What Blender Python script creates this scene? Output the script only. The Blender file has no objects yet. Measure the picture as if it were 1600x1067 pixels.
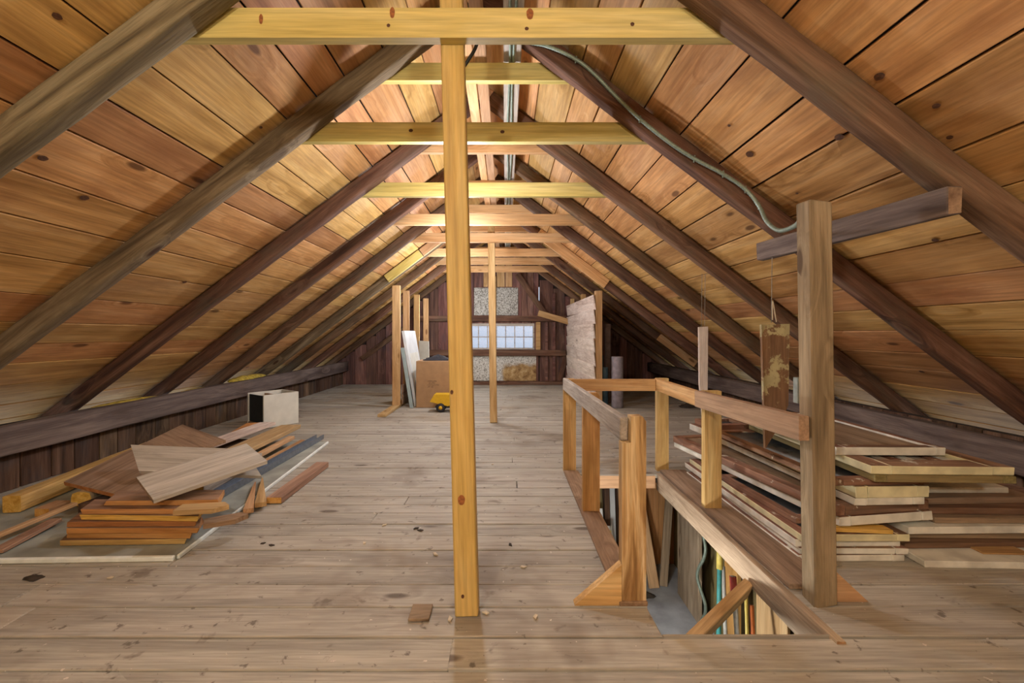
import bpy, math, random
from mathutils import Vector, Matrix
R = random.Random(7)
SC = bpy.context.scene
COL = SC.collection
V = Vector

# ------------------------------------------------------------------ camera
H, F, VX, VY = 1.10, 700.0, 790.0, 520.0       # eye height, focal length in px, vanishing point of the 1600x1067 frame
cam_d = bpy.data.cameras.new('camera')
cam = bpy.data.objects.new('camera', cam_d); COL.objects.link(cam)
cam.location = (0, 0, H); cam.rotation_euler = (math.pi/2, 0, 0)
cam_d.sensor_width = 36.0; cam_d.sensor_fit = 'HORIZONTAL'
cam_d.lens = F/1600*36
cam_d.shift_x = (800-VX)/1600
cam_d.shift_y = -(533.5-VY)/1600
cam_d.clip_start = .02
SC.camera = cam

# ------------------------------------------------------------------ world, exposure
w = bpy.data.worlds.new('sky'); SC.world = w; w.use_nodes = True
w.node_tree.nodes['Background'].inputs[0].default_value = (.74, .84, 1.0, 1)
w.node_tree.nodes['Background'].inputs[1].default_value = 1.0
SC.view_settings.view_transform = 'Standard'; SC.view_settings.look = 'None'
SC.view_settings.gamma = 1; SC.view_settings.use_curve_mapping = False
SC.view_settings.exposure = 0.0
# unseen bulbs added as fill light (position, watts-like strength, colour); modelled further down
FILL_BULBS = [((-.75, -.75, 2.15), 110, (1, .89, .72), 'added globe fill bulb behind the viewer, left of the ridge'),
         ((.75, -1.1, 1.9), 85, (1, .90, .74), 'added globe fill bulb behind the viewer, right of the ridge'),
         ((-.338, 3.0, 2.02), 50, (.98, .95, 1), 'added fill bulb on a cord just beyond the nearest pine post'),
         ((-.515, 4.6, 1.95), 55, (.98, .95, 1), 'added fill bulb on a cord half way down the attic'),
         ((-.70, 6.3, 1.80), 60, (.97, .96, 1), 'added fill bulb on a cord beside the far pine studs'),
         ((-.90, 8.05, 1.55), 55, (.97, .97, 1), 'added fill bulb on a cord close to the far gable'),
         ((.50, 2.45, -.42), 46, (1, .95, .88), 'added fill bulb under the floor on left side of the stairwell')]

# ------------------------------------------------------------------ helpers
def pt(x, y, Y):                       # photo pixel at a known depth
    return V(((x-VX)*Y/F, Y, H-(y-VY)*Y/F))
def fl(x, y, z=0.0):                   # photo pixel on a horizontal plane of height z
    return pt(x, y, (H-z)*F/(y-VY))
def srgb(h):
    h = h.lstrip('#'); c = [int(h[i:i+2], 16)/255 for i in (0, 2, 4)]
    return tuple(((u+.055)/1.055)**2.4 if u > .04045 else u/12.92 for u in c) + (1,)

WM = {}
def link(name, mesh, M=Matrix(), parent=None, mats=()):
    o = bpy.data.objects.new(name, mesh); COL.objects.link(o)
    WM[o] = M.copy()
    if parent is not None:
        o.parent = parent; o.matrix_basis = WM[parent].inverted() @ M
    else:
        o.matrix_basis = M
    if mesh is not None and hasattr(mesh, 'materials'):
        for m in mats:
            mesh.materials.append(m)
    return o
def tag(o, label=None, cat=None, group=None, kind=None):
    if label: o['label'] = label
    if cat: o['category'] = cat
    if group: o['group'] = group
    if kind: o['kind'] = kind
    return o
def empty(name, loc, rz=0):
    return link(name, None, Matrix.Translation(V(loc)) @ Matrix.Rotation(rz, 4, 'Z'))
def mesh(name, vs, fs, smooth=False):
    me = bpy.data.meshes.new(name); me.from_pydata([tuple(v) for v in vs], [], fs); me.update()
    if smooth:
        me.polygons.foreach_set('use_smooth', [True]*len(me.polygons))
    return me
def axes(p0, p1, up):
    p0, p1, up = V(p0), V(p1), V(up)
    x = (p1-p0).normalized()
    z = up - x*up.dot(x)
    if z.length < 1e-5: z = V((0, 1, 0)) - x*x.y
    z.normalize(); y = z.cross(x)
    M = Matrix((x, y, z)).transposed().to_4x4(); M.translation = (p0+p1)/2
    return M, (p1-p0).length
def chbox(L, W, T, c=.003, jit=0, skew=0):
    """chamfered box, length along x; the two end faces carry material slot 1"""
    c = min(c, L*.3, W*.3, T*.3)
    vs, idx = [], {}
    for sx in (-1, 1):
        for sy in (-1, 1):
            for sz in (-1, 1):
                d = V((R.uniform(-jit, jit)*3 + skew*sy*sx*W*.0 + skew*sy, R.uniform(-jit, jit), R.uniform(-jit, jit)*.5))
                h = V((sx*L/2, sy*W/2, sz*T/2)) + d
                for a in range(3):
                    q = h.copy()
                    for b in range(3):
                        if b != a: q[b] -= c*(sx, sy, sz)[b]
                    idx[sx, sy, sz, a] = len(vs); vs.append(q)
    fs = []
    for a in range(3):
        b, d = (a+1) % 3, (a+2) % 3
        for s in (-1, 1):
            f = []
            for (u, v) in ((-1, -1), (1, -1), (1, 1), (-1, 1)):
                k = [0, 0, 0]; k[a] = s; k[b] = u; k[d] = v
                f.append(idx[k[0], k[1], k[2], a])
            fs.append(f if s > 0 else f[::-1])
    for a in range(3):                                  # edge bevels, along axis a
        b, d = (a+1) % 3, (a+2) % 3
        for (u, v) in ((-1, -1), (1, -1), (1, 1), (-1, 1)):
            k0 = [0, 0, 0]; k0[a] = -1; k0[b] = u; k0[d] = v
            k1 = list(k0); k1[a] = 1
            f = [idx[(*k0, b)], idx[(*k1, b)], idx[(*k1, d)], idx[(*k0, d)]]
            fs.append(f if u*v < 0 else f[::-1])
    for sx in (-1, 1):
        for sy in (-1, 1):
            for sz in (-1, 1):
                f = [idx[sx, sy, sz, a] for a in range(3)]
                fs.append(f if sx*sy*sz > 0 else f[::-1])
    return vs, fs
def board(name, p0, p1, w, t, mat, up=(0, 0, 1), parent=None, end=None, c=.003, jit=0, skew=0, top=None):
    M, L = axes(p0, p1, up)
    vs, fs = chbox(L, w, t, c, jit, skew)
    me = mesh(name, vs, fs)
    o = link(name, me, M, parent, (mat, end) if end else (mat,))
    if end: me.polygons[0].material_index = 1; me.polygons[1].material_index = 1
    if top:
        me.materials.append(top); me.polygons[5].material_index = len(me.materials)-1
    return o
def box(name, lo, hi, mat, parent=None, c=.002, M0=Matrix()):
    lo, hi = V(lo), V(hi); d = hi-lo
    vs, fs = chbox(d.x, d.y, d.z, c)
    return link(name, mesh(name, vs, fs), M0 @ Matrix.Translation((lo+hi)/2), parent, (mat,))
def quad(name, cs, t, mat, parent=None, end=None):
    """plank from four corners (a, b along its length from a, c, d) and a thickness"""
    a, b, c, d = [V(q) for q in cs]
    o0 = (a+b+c+d)/4
    n = (b-a).cross(d-a).normalized()
    if n.z < 0: n = -n
    x = (b-a).normalized(); y = n.cross(x)
    M = Matrix((x, y, n)).transposed().to_4x4(); M.translation = o0
    I = M.inverted()
    P = [I @ q for q in (a, b, c, d)]
    for q in P: q.z = t/2
    if (P[1]-P[0]).cross(P[3]-P[0]).z < 0: P = [P[1], P[0], P[3], P[2]]
    vs = P + [q - V((0, 0, t)) for q in P]
    fs = [(0, 1, 2, 3), (7, 6, 5, 4), (0, 4, 5, 1), (1, 5, 6, 2), (2, 6, 7, 3), (3, 7, 4, 0)]
    me = mesh(name, vs, fs)
    o = link(name, me, M, parent, (mat, end) if end else (mat,))
    if end: me.polygons[3].material_index = 1; me.polygons[5].material_index = 1
    return o
def prism(name, poly, axis_o, ux, uy, depth, mat, parent=None):
    """polygon (2D in ux, uy) extruded by depth along ux x uy"""
    ux, uy = V(ux).normalized(), V(uy).normalized(); n = ux.cross(uy)
    M = Matrix((ux, uy, n)).transposed().to_4x4(); M.translation = V(axis_o)
    k = len(poly)
    vs = [V((p[0], p[1], 0)) for p in poly] + [V((p[0], p[1], depth)) for p in poly]
    fs = [tuple(range(k))[::-1], tuple(range(k, 2*k))] + [(i, (i+1) % k, (i+1) % k+k, i+k) for i in range(k)]
    return link(name, mesh(name, vs, fs), M, parent, (mat,))
def tube(name, pts, r, mat, parent=None, n=8, ribs=None, res=6, caps=True):
    """smooth tube through points; ribs: ring pitch for armoured cable"""
    pts = [V(p) for p in pts]
    if len(pts) > 2:
        P = [pts[0]*2-pts[1]] + pts + [pts[-1]*2-pts[-2]]; q = []
        for i in range(1, len(P)-2):
            for s in range(res):
                t = s/res; a, b, c, d = P[i-1], P[i], P[i+1], P[i+2]
                q.append(.5*((2*b)+(c-a)*t+(2*a-5*b+4*c-d)*t*t+(3*b-a-3*c+d)*t**3))
        q.append(pts[-1]); pts = q
    if ribs:
        out = []
        for a, b in zip(pts, pts[1:]):
            k = max(1, int((b-a).length/ribs*2))
            out += [a.lerp(b, i/k) for i in range(k)]
        pts = out + [pts[-1]]
    vs, fs = [], []
    o0 = pts[0]
    nrm = None
    for i, p in enumerate(pts):
        d = (pts[min(i+1, len(pts)-1)] - pts[max(i-1, 0)]).normalized()
        if nrm is None:
            nrm = d.cross(V((.3, .2, .9))).normalized()
        nrm = (nrm - d*nrm.dot(d)).normalized(); bn = d.cross(nrm)
        rr = (r[min(i, len(r)-1)] if isinstance(r, (list, tuple)) else r)*(1 if not ribs or i % 2 else .82)
        for k in range(n):
            a = 2*math.pi*k/n
            vs.append(p-o0+nrm*math.cos(a)*rr+bn*math.sin(a)*rr)
    for i in range(len(pts)-1):
        for k in range(n):
            fs.append((i*n+k, i*n+(k+1) % n, (i+1)*n+(k+1) % n, (i+1)*n+k))
    if caps:
        fs.append(tuple(range(n))[::-1]); fs.append(tuple((len(pts)-1)*n+k for k in range(n)))
    return link(name, mesh(name, vs, fs, True), Matrix.Translation(o0), parent, (mat,))
def lathe(name, prof, loc, mat, parent=None, n=20, M0=None):
    vs, fs = [], []
    for (r, z) in prof:
        for k in range(n):
            a = 2*math.pi*k/n; vs.append((r*math.cos(a), r*math.sin(a), z))
    for i in range(len(prof)-1):
        for k in range(n):
            fs.append((i*n+k, i*n+(k+1) % n, (i+1)*n+(k+1) % n, (i+1)*n+k))
    fs.append(tuple(range(n))[::-1]); fs.append(tuple((len(prof)-1)*n+k for k in range(n)))
    M = Matrix.Translation(V(loc)) @ (M0 or Matrix())
    return link(name, mesh(name, vs, fs, True), M, parent, (mat,))
def timber(name, p0, p1, w, t, mat, up=(0, 0, 1), parent=None, rnd=.25, wob=.006, seg=22, end=None):
    """hand-hewn beam: rounded section swept along its length with small irregularities"""
    M, L = axes(p0, p1, up)
    prof = []
    r = rnd*min(w, t)
    for (sy, sz, a0) in ((1, 1, 0), (-1, 1, 90), (-1, -1, 180), (1, -1, 270)):
        for da in (0, 45, 90):
            a = math.radians(a0+da)
            prof.append((sy*(w/2-r)+r*math.cos(a), sz*(t/2-r)+r*math.sin(a)))
    n = len(prof); vs, fs = [], []
    ph = [R.uniform(0, 6.28) for _ in range(8)]
    for i in range(seg+1):
        u = i/seg; x = (u-.5)*L
        dy = wob*(math.sin(u*5+ph[0])+.5*math.sin(u*13+ph[1])); dz = wob*.6*(math.sin(u*4+ph[2])+.5*math.sin(u*11+ph[3]))
        for k, (y, z) in enumerate(prof):
            j = wob*.45
            vs.append((x, y+dy+R.uniform(-j, j), z+dz+R.uniform(-j, j)))
    for i in range(seg):
        for k in range(n):
            fs.append((i*n+k, (i+1)*n+k, (i+1)*n+(k+1) % n, i*n+(k+1) % n))
    fs = [f[::-1] for f in fs]
    fs.append(tuple(range(n))[::-1]); fs.append(tuple(seg*n+k for k in range(n)))
    me = mesh(name, vs, fs, True)
    o = link(name, me, M, parent, (mat, end) if end else (mat,))
    for p in me.polygons[-2:]:
        p.use_smooth = False
        if end: p.material_index = 1
    return o

# ------------------------------------------------------------------ materials
def nt_new(name):
    m = bpy.data.materials.new(name); m.use_nodes = True
    nt = m.node_tree; b = nt.nodes['Principled BSDF']
    return m, nt, b
def N(nt, typ, **kw):
    n = nt.nodes.new(typ)
    for k, v in kw.items():
        if k.startswith('i_'):
            n.inputs[k[2:]].default_value = v
        else: setattr(n, k, v)
    return n
def ramp(nt, stops, fac):
    n = nt.nodes.new('ShaderNodeValToRGB'); e = n.color_ramp.elements
    while len(e) < len(stops): e.new(.5)
    for el, (p, c) in zip(e, stops):
        el.position = p; el.color = c if len(c) == 4 else (*c, 1)
    nt.links.new(fac, n.inputs[0]); return n.outputs[0]
def mix(nt, f, a, b, typ='MIX'):
    n = nt.nodes.new('ShaderNodeMix'); n.data_type = 'RGBA'; n.blend_type = typ
    if isinstance(f, (int, float)): n.inputs[0].default_value = f
    else: nt.links.new(f, n.inputs[0])
    for s, v in ((6, a), (7, b)):
        if isinstance(v, tuple): n.inputs[s].default_value = v
        else: nt.links.new(v, n.inputs[s])
    return n.outputs[2]
def math_(nt, op, a, b=None, clamp=False):
    n = nt.nodes.new('ShaderNodeMath'); n.operation = op; n.use_clamp = clamp
    for i, v in enumerate((a, b)):
        if v is None: continue
        if isinstance(v, (int, float)): n.inputs[i].default_value = v
        else: nt.links.new(v, n.inputs[i])
    return n.outputs[0]
def maprange(nt, v, a, b, c=0., d=1.):
    n = nt.nodes.new('ShaderNodeMapRange'); n.clamp = True
    nt.links.new(v, n.inputs[0])
    for i, q in enumerate((a, b, c, d)): n.inputs[i+1].default_value = q
    return n.outputs[0]

def wood(name, dark, mid, light, grain=1.0, knots=.5, knot=(.05, .02, .01, 1), blot=.35, blotc=None, var=.22, hue=.012,
         rough=.72, bump=.25, specks=None, stain=None, paint=None, contrast=1.0):
    dark, mid, light = srgb(dark), srgb(mid), srgb(light)
    m, nt, b = nt_new(name); L = nt.links.new
    tc = N(nt, 'ShaderNodeTexCoord'); oi = N(nt, 'ShaderNodeObjectInfo')
    off = N(nt, 'ShaderNodeVectorMath', operation='SCALE'); off.inputs[0].default_value = (37.3, 91.7, 53.1); L(oi.outputs['Random'], off.inputs[3])
    ad = N(nt, 'ShaderNodeVectorMath', operation='ADD'); L(tc.outputs['Object'], ad.inputs[0]); L(off.outputs[0], ad.inputs[1])
    vec = ad.outputs[0]
    # knots bend the grain round them
    mk = N(nt, 'ShaderNodeMapping'); mk.inputs['Scale'].default_value = (2.3, 6.5, 6.5); L(vec, mk.inputs[0])
    vo = N(nt, 'ShaderNodeTexVoronoi', voronoi_dimensions='3D', i_Scale=1.0); L(mk.outputs[0], vo.inputs['Vector'])
    on = math_(nt, 'LESS_THAN', N(nt, 'ShaderNodeSeparateColor').outputs[0], knots)
    sep = on.node.inputs[0].links[0].from_node; L(vo.outputs['Color'], sep.inputs[0])
    near = math_(nt, 'MULTIPLY', maprange(nt, vo.outputs['Distance'], .50, .10), on)
    core = math_(nt, 'MULTIPLY', maprange(nt, vo.outputs['Distance'], .16, .10), on)
    mg = N(nt, 'ShaderNodeMapping'); mg.inputs['Scale'].default_value = (.9*grain, 10*grain, 10*grain); L(vec, mg.inputs[0])
    bend = N(nt, 'ShaderNodeVectorMath', operation='SCALE'); bend.inputs[0].default_value = (.6, 1.1, 1.1); L(near, bend.inputs[3])
    mg2 = N(nt, 'ShaderNodeVectorMath', operation='ADD'); L(mg.outputs[0], mg2.inputs[0]); L(bend.outputs[0], mg2.inputs[1])
    n1 = N(nt, 'ShaderNodeTexNoise', i_Scale=1.0, i_Detail=5.0, i_Roughness=.6, i_Distortion=.9); L(mg2.outputs[0], n1.inputs['Vector'])
    k = .22/contrast
    col = ramp(nt, [(.5-k, dark), (.5, mid), (.5+k, light)], n1.outputs['Fac'])
    mf = N(nt, 'ShaderNodeMapping'); mf.inputs['Scale'].default_value = (4*grain, 95*grain, 95*grain); L(vec, mf.inputs[0])
    n2 = N(nt, 'ShaderNodeTexNoise', i_Scale=1.0, i_Detail=3.0, i_Roughness=.6); L(mf.outputs[0], n2.inputs['Vector'])
    fine = maprange(nt, n2.outputs['Fac'], .3, .7, .74, 1.12)
    fc = N(nt, 'ShaderNodeCombineColor')
    for i in range(3): L(fine, fc.inputs[i])
    col = mix(nt, 1.0, col, fc.outputs[0], 'MULTIPLY')
    if blot:
        mb = N(nt, 'ShaderNodeMapping'); mb.inputs['Scale'].default_value = (1.5, 4, 4); L(vec, mb.inputs[0])
        n3 = N(nt, 'ShaderNodeTexNoise', i_Scale=1.3, i_Detail=5.0, i_Roughness=.65, i_Distortion=.4); L(mb.outputs[0], n3.inputs['Vector'])
        bc = srgb(blotc) if blotc else dark
        col = mix(nt, math_(nt, 'MULTIPLY', maprange(nt, n3.outputs['Fac'], .50, .72), blot), col, bc)
    col = mix(nt, math_(nt, 'MULTIPLY', core, .85), col, knot)
    col = mix(nt, math_(nt, 'MULTIPLY', near, .25), col, dark)
    hs = N(nt, 'ShaderNodeHueSaturation')
    r2 = math_(nt, 'FRACT', math_(nt, 'MULTIPLY', oi.outputs['Random'], 17.31))
    L(maprange(nt, r2, 0, 1, .5-hue, .5+hue), hs.inputs['Hue'])
    L(maprange(nt, oi.outputs['Random'], 0, 1, 1-var, 1+var), hs.inputs['Value'])
    L(col, hs.inputs['Color']); col = hs.outputs[0]
    geo = N(nt, 'ShaderNodeNewGeometry')
    if stain:                                              # stains with a shape of their own, across boards
        for (sc, lo, hi, amt, c, seed) in stain:
            ms = N(nt, 'ShaderNodeMapping'); ms.inputs['Location'].default_value = (seed, seed*.7, 0); L(geo.outputs['Position'], ms.inputs[0])
            ns = N(nt, 'ShaderNodeTexNoise', i_Scale=sc, i_Detail=4.0, i_Roughness=.62, i_Distortion=.3); L(ms.outputs[0], ns.inputs['Vector'])
            col = mix(nt, math_(nt, 'MULTIPLY', maprange(nt, ns.outputs['Fac'], lo, hi), amt), col, srgb(c))
    if specks:
        sc, th, c = specks
        ns = N(nt, 'ShaderNodeTexNoise', i_Scale=sc, i_Detail=2.0, i_Roughness=.5); L(geo.outputs['Position'], ns.inputs['Vector'])
        col = mix(nt, maprange(nt, ns.outputs['Fac'], th, th+.02), col, srgb(c))
    if paint:                                              # worn paint: colour, amount kept
        pc, amt, psc = paint
        npn = N(nt, 'ShaderNodeTexNoise', i_Scale=psc, i_Detail=6.0, i_Roughness=.7); L(vec, npn.inputs['Vector'])
        th = 1-amt
        pcn = N(nt, 'ShaderNodeTexNoise', i_Scale=9.0, i_Detail=3.0); L(vec, pcn.inputs['Vector'])
        c0 = srgb(pc); c1 = tuple(q*.72 for q in c0[:3]) + (1,)
        pcol = ramp(nt, [(.35, c1), (.6, c0)], pcn.outputs['Fac'])
        col = mix(nt, maprange(nt, npn.outputs['Fac'], .25+.45*th, .29+.45*th), col, pcol)
    L(col, b.inputs['Base Color']); b.inputs['Roughness'].default_value = rough
    b.inputs['Specular IOR Level'].default_value = .25
    bp = N(nt, 'ShaderNodeBump', i_Strength=bump, i_Distance=.005)
    hsum = math_(nt, 'ADD', n2.outputs['Fac'], math_(nt, 'MULTIPLY', n1.outputs['Fac'], 1.5))
    L(hsum, bp.inputs['Height']); L(bp.outputs[0], b.inputs['Normal'])
    return m
def plain(name, c, rough=.6, metal=0., var=.12, scale=30., bump=.0):
    m, nt, b = nt_new(name); c = srgb(c)
    tc = N(nt, 'ShaderNodeTexCoord'); n = N(nt, 'ShaderNodeTexNoise', i_Scale=scale, i_Detail=4.0)
    nt.links.new(tc.outputs['Object'], n.inputs['Vector'])
    d = tuple(q*(1-2*var) for q in c[:3])+(1,); l = tuple(min(1, q*(1+var)) for q in c[:3])+(1,)
    nt.links.new(ramp(nt, [(.3, d), (.65, l)], n.outputs['Fac']), b.inputs['Base Color'])
    b.inputs['Roughness'].default_value = rough; b.inputs['Metallic'].default_value = metal
    if bump:
        bp = N(nt, 'ShaderNodeBump', i_Strength=bump, i_Distance=.01)
        nt.links.new(n.outputs['Fac'], bp.inputs['Height']); nt.links.new(bp.outputs[0], b.inputs['Normal'])
    return m
MT = {}
MT['sheath'] = wood('roof_sheathing_wood', '#966a38', '#c7985f', '#d8b07c', grain=.8, knots=.2, blot=.5, blotc='#8a5a36', var=.18, hue=.014, rough=.6, contrast=.85)
MT['rafter'] = wood('dark_rafter_wood', '#3d2c22', '#664b38', '#876a54', grain=1.1, knots=.3, blot=.6, blotc='#5e5848', var=.16, rough=.8, bump=.6)
MT['rafter_grey'] = wood('weathered_rafter_wood', '#453a2b', '#73654c', '#94866a', grain=1.2, knots=.25, blot=.6, blotc='#544c38', var=.1, rough=.85, bump=.7)
MT['pine_y'] = wood('yellow_pine', '#b5a255', '#d0be74', '#ddd092', grain=.7, knots=.10, blot=.15, var=.06, hue=.004, rough=.55, bump=.12, knot=(.10, .045, .012, 1))
MT['pine_p'] = wood('pinkish_pine', '#b98a58', '#d3a874', '#dfbb8c', grain=.8, knots=.16, blot=.2, var=.08, hue=.006, rough=.6, bump=.15, knot=(.12, .05, .02, 1))
MT['post_y'] = wood('golden_pine_post', '#b2944c', '#cbae66', '#dac384', grain=.75, knots=.10, blot=.25, blotc='#b0741e', var=.04, hue=.003, rough=.5, bump=.12, knot=(.16, .06, .015, 1))
MT['stud'] = wood('stud_pine', '#a27a4e', '#c09a6c', '#d2b286', grain=.9, knots=.3, blot=.3, var=.1, knot=(.10, .04, .015, 1))
MT['rail'] = wood('honey_rail_wood', '#9a7a42', '#c4a066', '#d6ba84', grain=1.0, knots=.14, blot=.45, blotc='#8a5a30', var=.1)
MT['rail_top'] = wood('bark_flecked_post_wood', '#8c6c44', '#bd9c6c', '#e2cda4', grain=1.5, knots=.2, blot=.7, blotc='#87552c', var=.04, contrast=1.6)
MT['grey'] = wood('weathered_grey_wood', '#857d74', '#b0a79c', '#c6beb3', grain=1.2, knots=.2, blot=.3, blotc='#5d524a', var=.12, rough=.9, bump=.5)
MT['greybrown'] = wood('grey_brown_plank_wood', '#6f5d49', '#97826b', '#ad9880', grain=1.0, knots=.25, blot=.4, blotc='#5c4a3a', var=.14, rough=.85, bump=.4)
MT['oldpost'] = wood('old_post_wood', '#6b5b46', '#8f7c62', '#a6947a', grain=1.2, knots=.2, blot=.55, blotc='#5c5136', var=.06, rough=.85, bump=.5)
MT['floor'] = wood('floor_board_wood', '#86827a', '#aaa69b', '#bdb9ae', grain=.9, knots=.2, knot=(.07, .045, .03, 1), blot=.4, blotc='#857a6c', var=.09, hue=.006, rough=.75, bump=.3, contrast=.75,
                   specks=(38., .735, '#cfc8be'),
                   stain=((1.1, .56, .66, .45, '#5f4f40', 3.1), (5.5, .63, .70, .55, '#574a40', 9.4), (14., .63, .69, .65, '#4a4038', 5.5), (45., .70, .74, .7, '#38302a', 1.5), (.8, .58, .7, .3, '#8f7448', 12.2)))
MT['wall'] = wood('old_wall_board_wood', '#37291f', '#5a4535', '#7b6350', grain=1.1, knots=.2, blot=.6, blotc='#47474a', var=.28, hue=.012, rough=.9, bump=.5)
MT['wall_red'] = wood('gable_board_wood', '#4a3431', '#77564c', '#967265', grain=1.0, knots=.3, blot=.6, blotc='#544a50', var=.3, hue=.012, rough=.9, bump=.5)
MT['plate'] = wood('grey_plate_timber', '#4a3f3e', '#6f625d', '#8a7c74', grain=1.0, knots=.15, blot=.4, blotc='#4d4038', var=.06, rough=.9, bump=.5)
MT['orange'] = wood('orange_stacked_board_wood', '#98693a', '#ba8850', '#cc9f68', grain=1.1, knots=.15, blot=.45, blotc='#8a5522', var=.14, rough=.6)
MT['brownplank'] = wood('brown_plank_wood', '#6d5240', '#92765f', '#a98c72', grain=.9, knots=.3, blot=.4, blotc='#5d4638', var=.1, rough=.85)
MT['tan'] = wood('tan_plank_wood', '#a17e58', '#bf9d74', '#cfb18a', grain=1.0, knots=.2, blot=.35, var=.12)
MT['cut'] = wood('fresh_cut_wood', '#b98838', '#d6aa58', '#e2be74', grain=2.5, knots=.0, blot=.3, var=.05)
MT['white_sash'] = wood('white_painted_sash', '#6a4a38', '#86604a', '#9a745c', paint=('#ecece2', .90, 7.), blot=.3, var=.08, rough=.6, bump=.15)
MT['cream_sash'] = wood('cream_painted_sash', '#6a4a38', '#86604a', '#9a745c', paint=('#e9e4bc', .92, 6.), blot=.3, var=.06, rough=.6, bump=.15)
MT['brown_sash'] = wood('bare_brown_sash', '#6b4c3d', '#8f6c58', '#a88670', paint=('#cfcaba', .18, 9.), blot=.5, blotc='#5b5450', var=.12, rough=.75, bump=.3)
MT['flaked'] = wood('flaked_brown_board', '#65483a', '#87654f', '#9a7a62', paint=('#b5ac84', .36, 6.), blot=.4, var=.04, rough=.85, bump=.4)
MT['whitewash'] = wood('whitewashed_board', '#b3a294', '#d2c4b8', '#e2d8ce', grain=1.2, knots=.2, blot=.35, blotc='#8a7466', var=.08, rough=.9, bump=.6)
MT['edge'] = wood('hewn_edge_wood', '#86765f', '#ad9b82', '#c3b398', grain=1.2, knots=.15, blot=.5, blotc='#7d6a55', var=.05, rough=.85, bump=.5)
MT['palegrey'] = wood('pale_grey_plank_wood', '#938e85', '#b9b4aa', '#ccc8be', grain=1.0, knots=.2, blot=.4, blotc='#857d70', var=.05, hue=.004, rough=.9, bump=.5)
MT['greenish'] = wood('greenish_lower_board', '#5c5136', '#857750', '#9c8d64', var=.12)
MT['deck'] = plain('roof_underlay', '#17110d', .95)
MT['sub'] = plain('subfloor_dark', '#2a211a', .95)
MT['black'] = plain('black_cloth', '#2a2a30', .95, bump=.5)
MT['cable'] = plain('galvanised_cable', '#86968a', .5, .4, scale=60)
MT['wire'] = plain('thin_string', '#8a857a', .9)
MT['blackw'] = plain('black_wire', '#1c1c1a', .6)
MT['metal'] = plain('bluish_steel_channel', '#7e8894', .45, .55, .1)
MT['slab'] = plain('concrete_landing', '#a0a5ab', .9, 0, .15, 6., .2)
MT['panel'] = plain('pale_foam_panel', '#959a92', .8, 0, .16, 5.)
MT['panel_edge'] = plain('white_foam_edge', '#e6efec', .8, 0, .06, 20.)
MT['whitep'] = plain('white_painted_panel', '#d8d9cf', .55, 0, .05, 8.)
MT['doorw'] = plain('pale_door_paint', '#d3d8da', .5, 0, .06, 5.)
MT['doore'] = plain('pale_green_edge_paint', '#97a9aa', .6, 0, .08, 8.)
MT['card'] = plain('brown_cardboard', '#a3815c', .85, 0, .05, 12.)
MT['ink'] = plain('black_ink', '#2b2622', .8)
MT['yplastic'] = plain('yellow_toy_plastic', '#d9ad1d', .4, 0, .04)
MT['bplastic'] = plain('black_toy_rubber', '#23242a', .6)
MT['cav'] = plain('interior_shade', '#20272b', .9)  # near-black colour standing for the shade inside the open cabinet
MT['insul'] = plain('yellow_insulation', '#b9a341', .95, 0, .25, 25., .8)
MT['roll'] = plain('grey_paper_roll', '#8e8890', .9, 0, .15, 14.)
MT['rollb'] = plain('blue_plastic_roll', '#46606e', .6, 0, .2, 10.)
MT['rollw'] = plain('brown_paper_roll', '#6d5c58', .9, 0, .15, 14.)
MT['cyan'] = plain('teal_plastic', '#2f7f80', .5)
MT['red'] = plain('red_plastic', '#a24038', .5)
MT['ylw'] = plain('yellow_painted_stick', '#b8a752', .5)
MT['org'] = plain('orange_plastic', '#b0602e', .5)
MT['gry'] = plain('grey_pole', '#9a9c98', .6)
MT['chip'] = plain('pale_chip', '#c9bda4', .9)
MT['dirt'] = plain('dark_debris', '#3b332b', .95, bump=.6)
MT['box_e'] = plain('grey_outlet_box', '#8d948e', .5, .3)
def foil():
    m, nt, b = nt_new('speckled_foam_board'); L = nt.links.new
    tc = N(nt, 'ShaderNodeTexCoord'); n = N(nt, 'ShaderNodeTexNoise', i_Scale=42., i_Detail=5., i_Roughness=.7); L(tc.outputs['Object'], n.inputs['Vector'])
    L(ramp(nt, [(.38, srgb('#5d5a54')), (.50, srgb('#a8a79f')), (.62, srgb('#c8c9c4'))], n.outputs['Fac']), b.inputs['Base Color'])
    b.inputs['Roughness'].default_value = .8; return m
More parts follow.
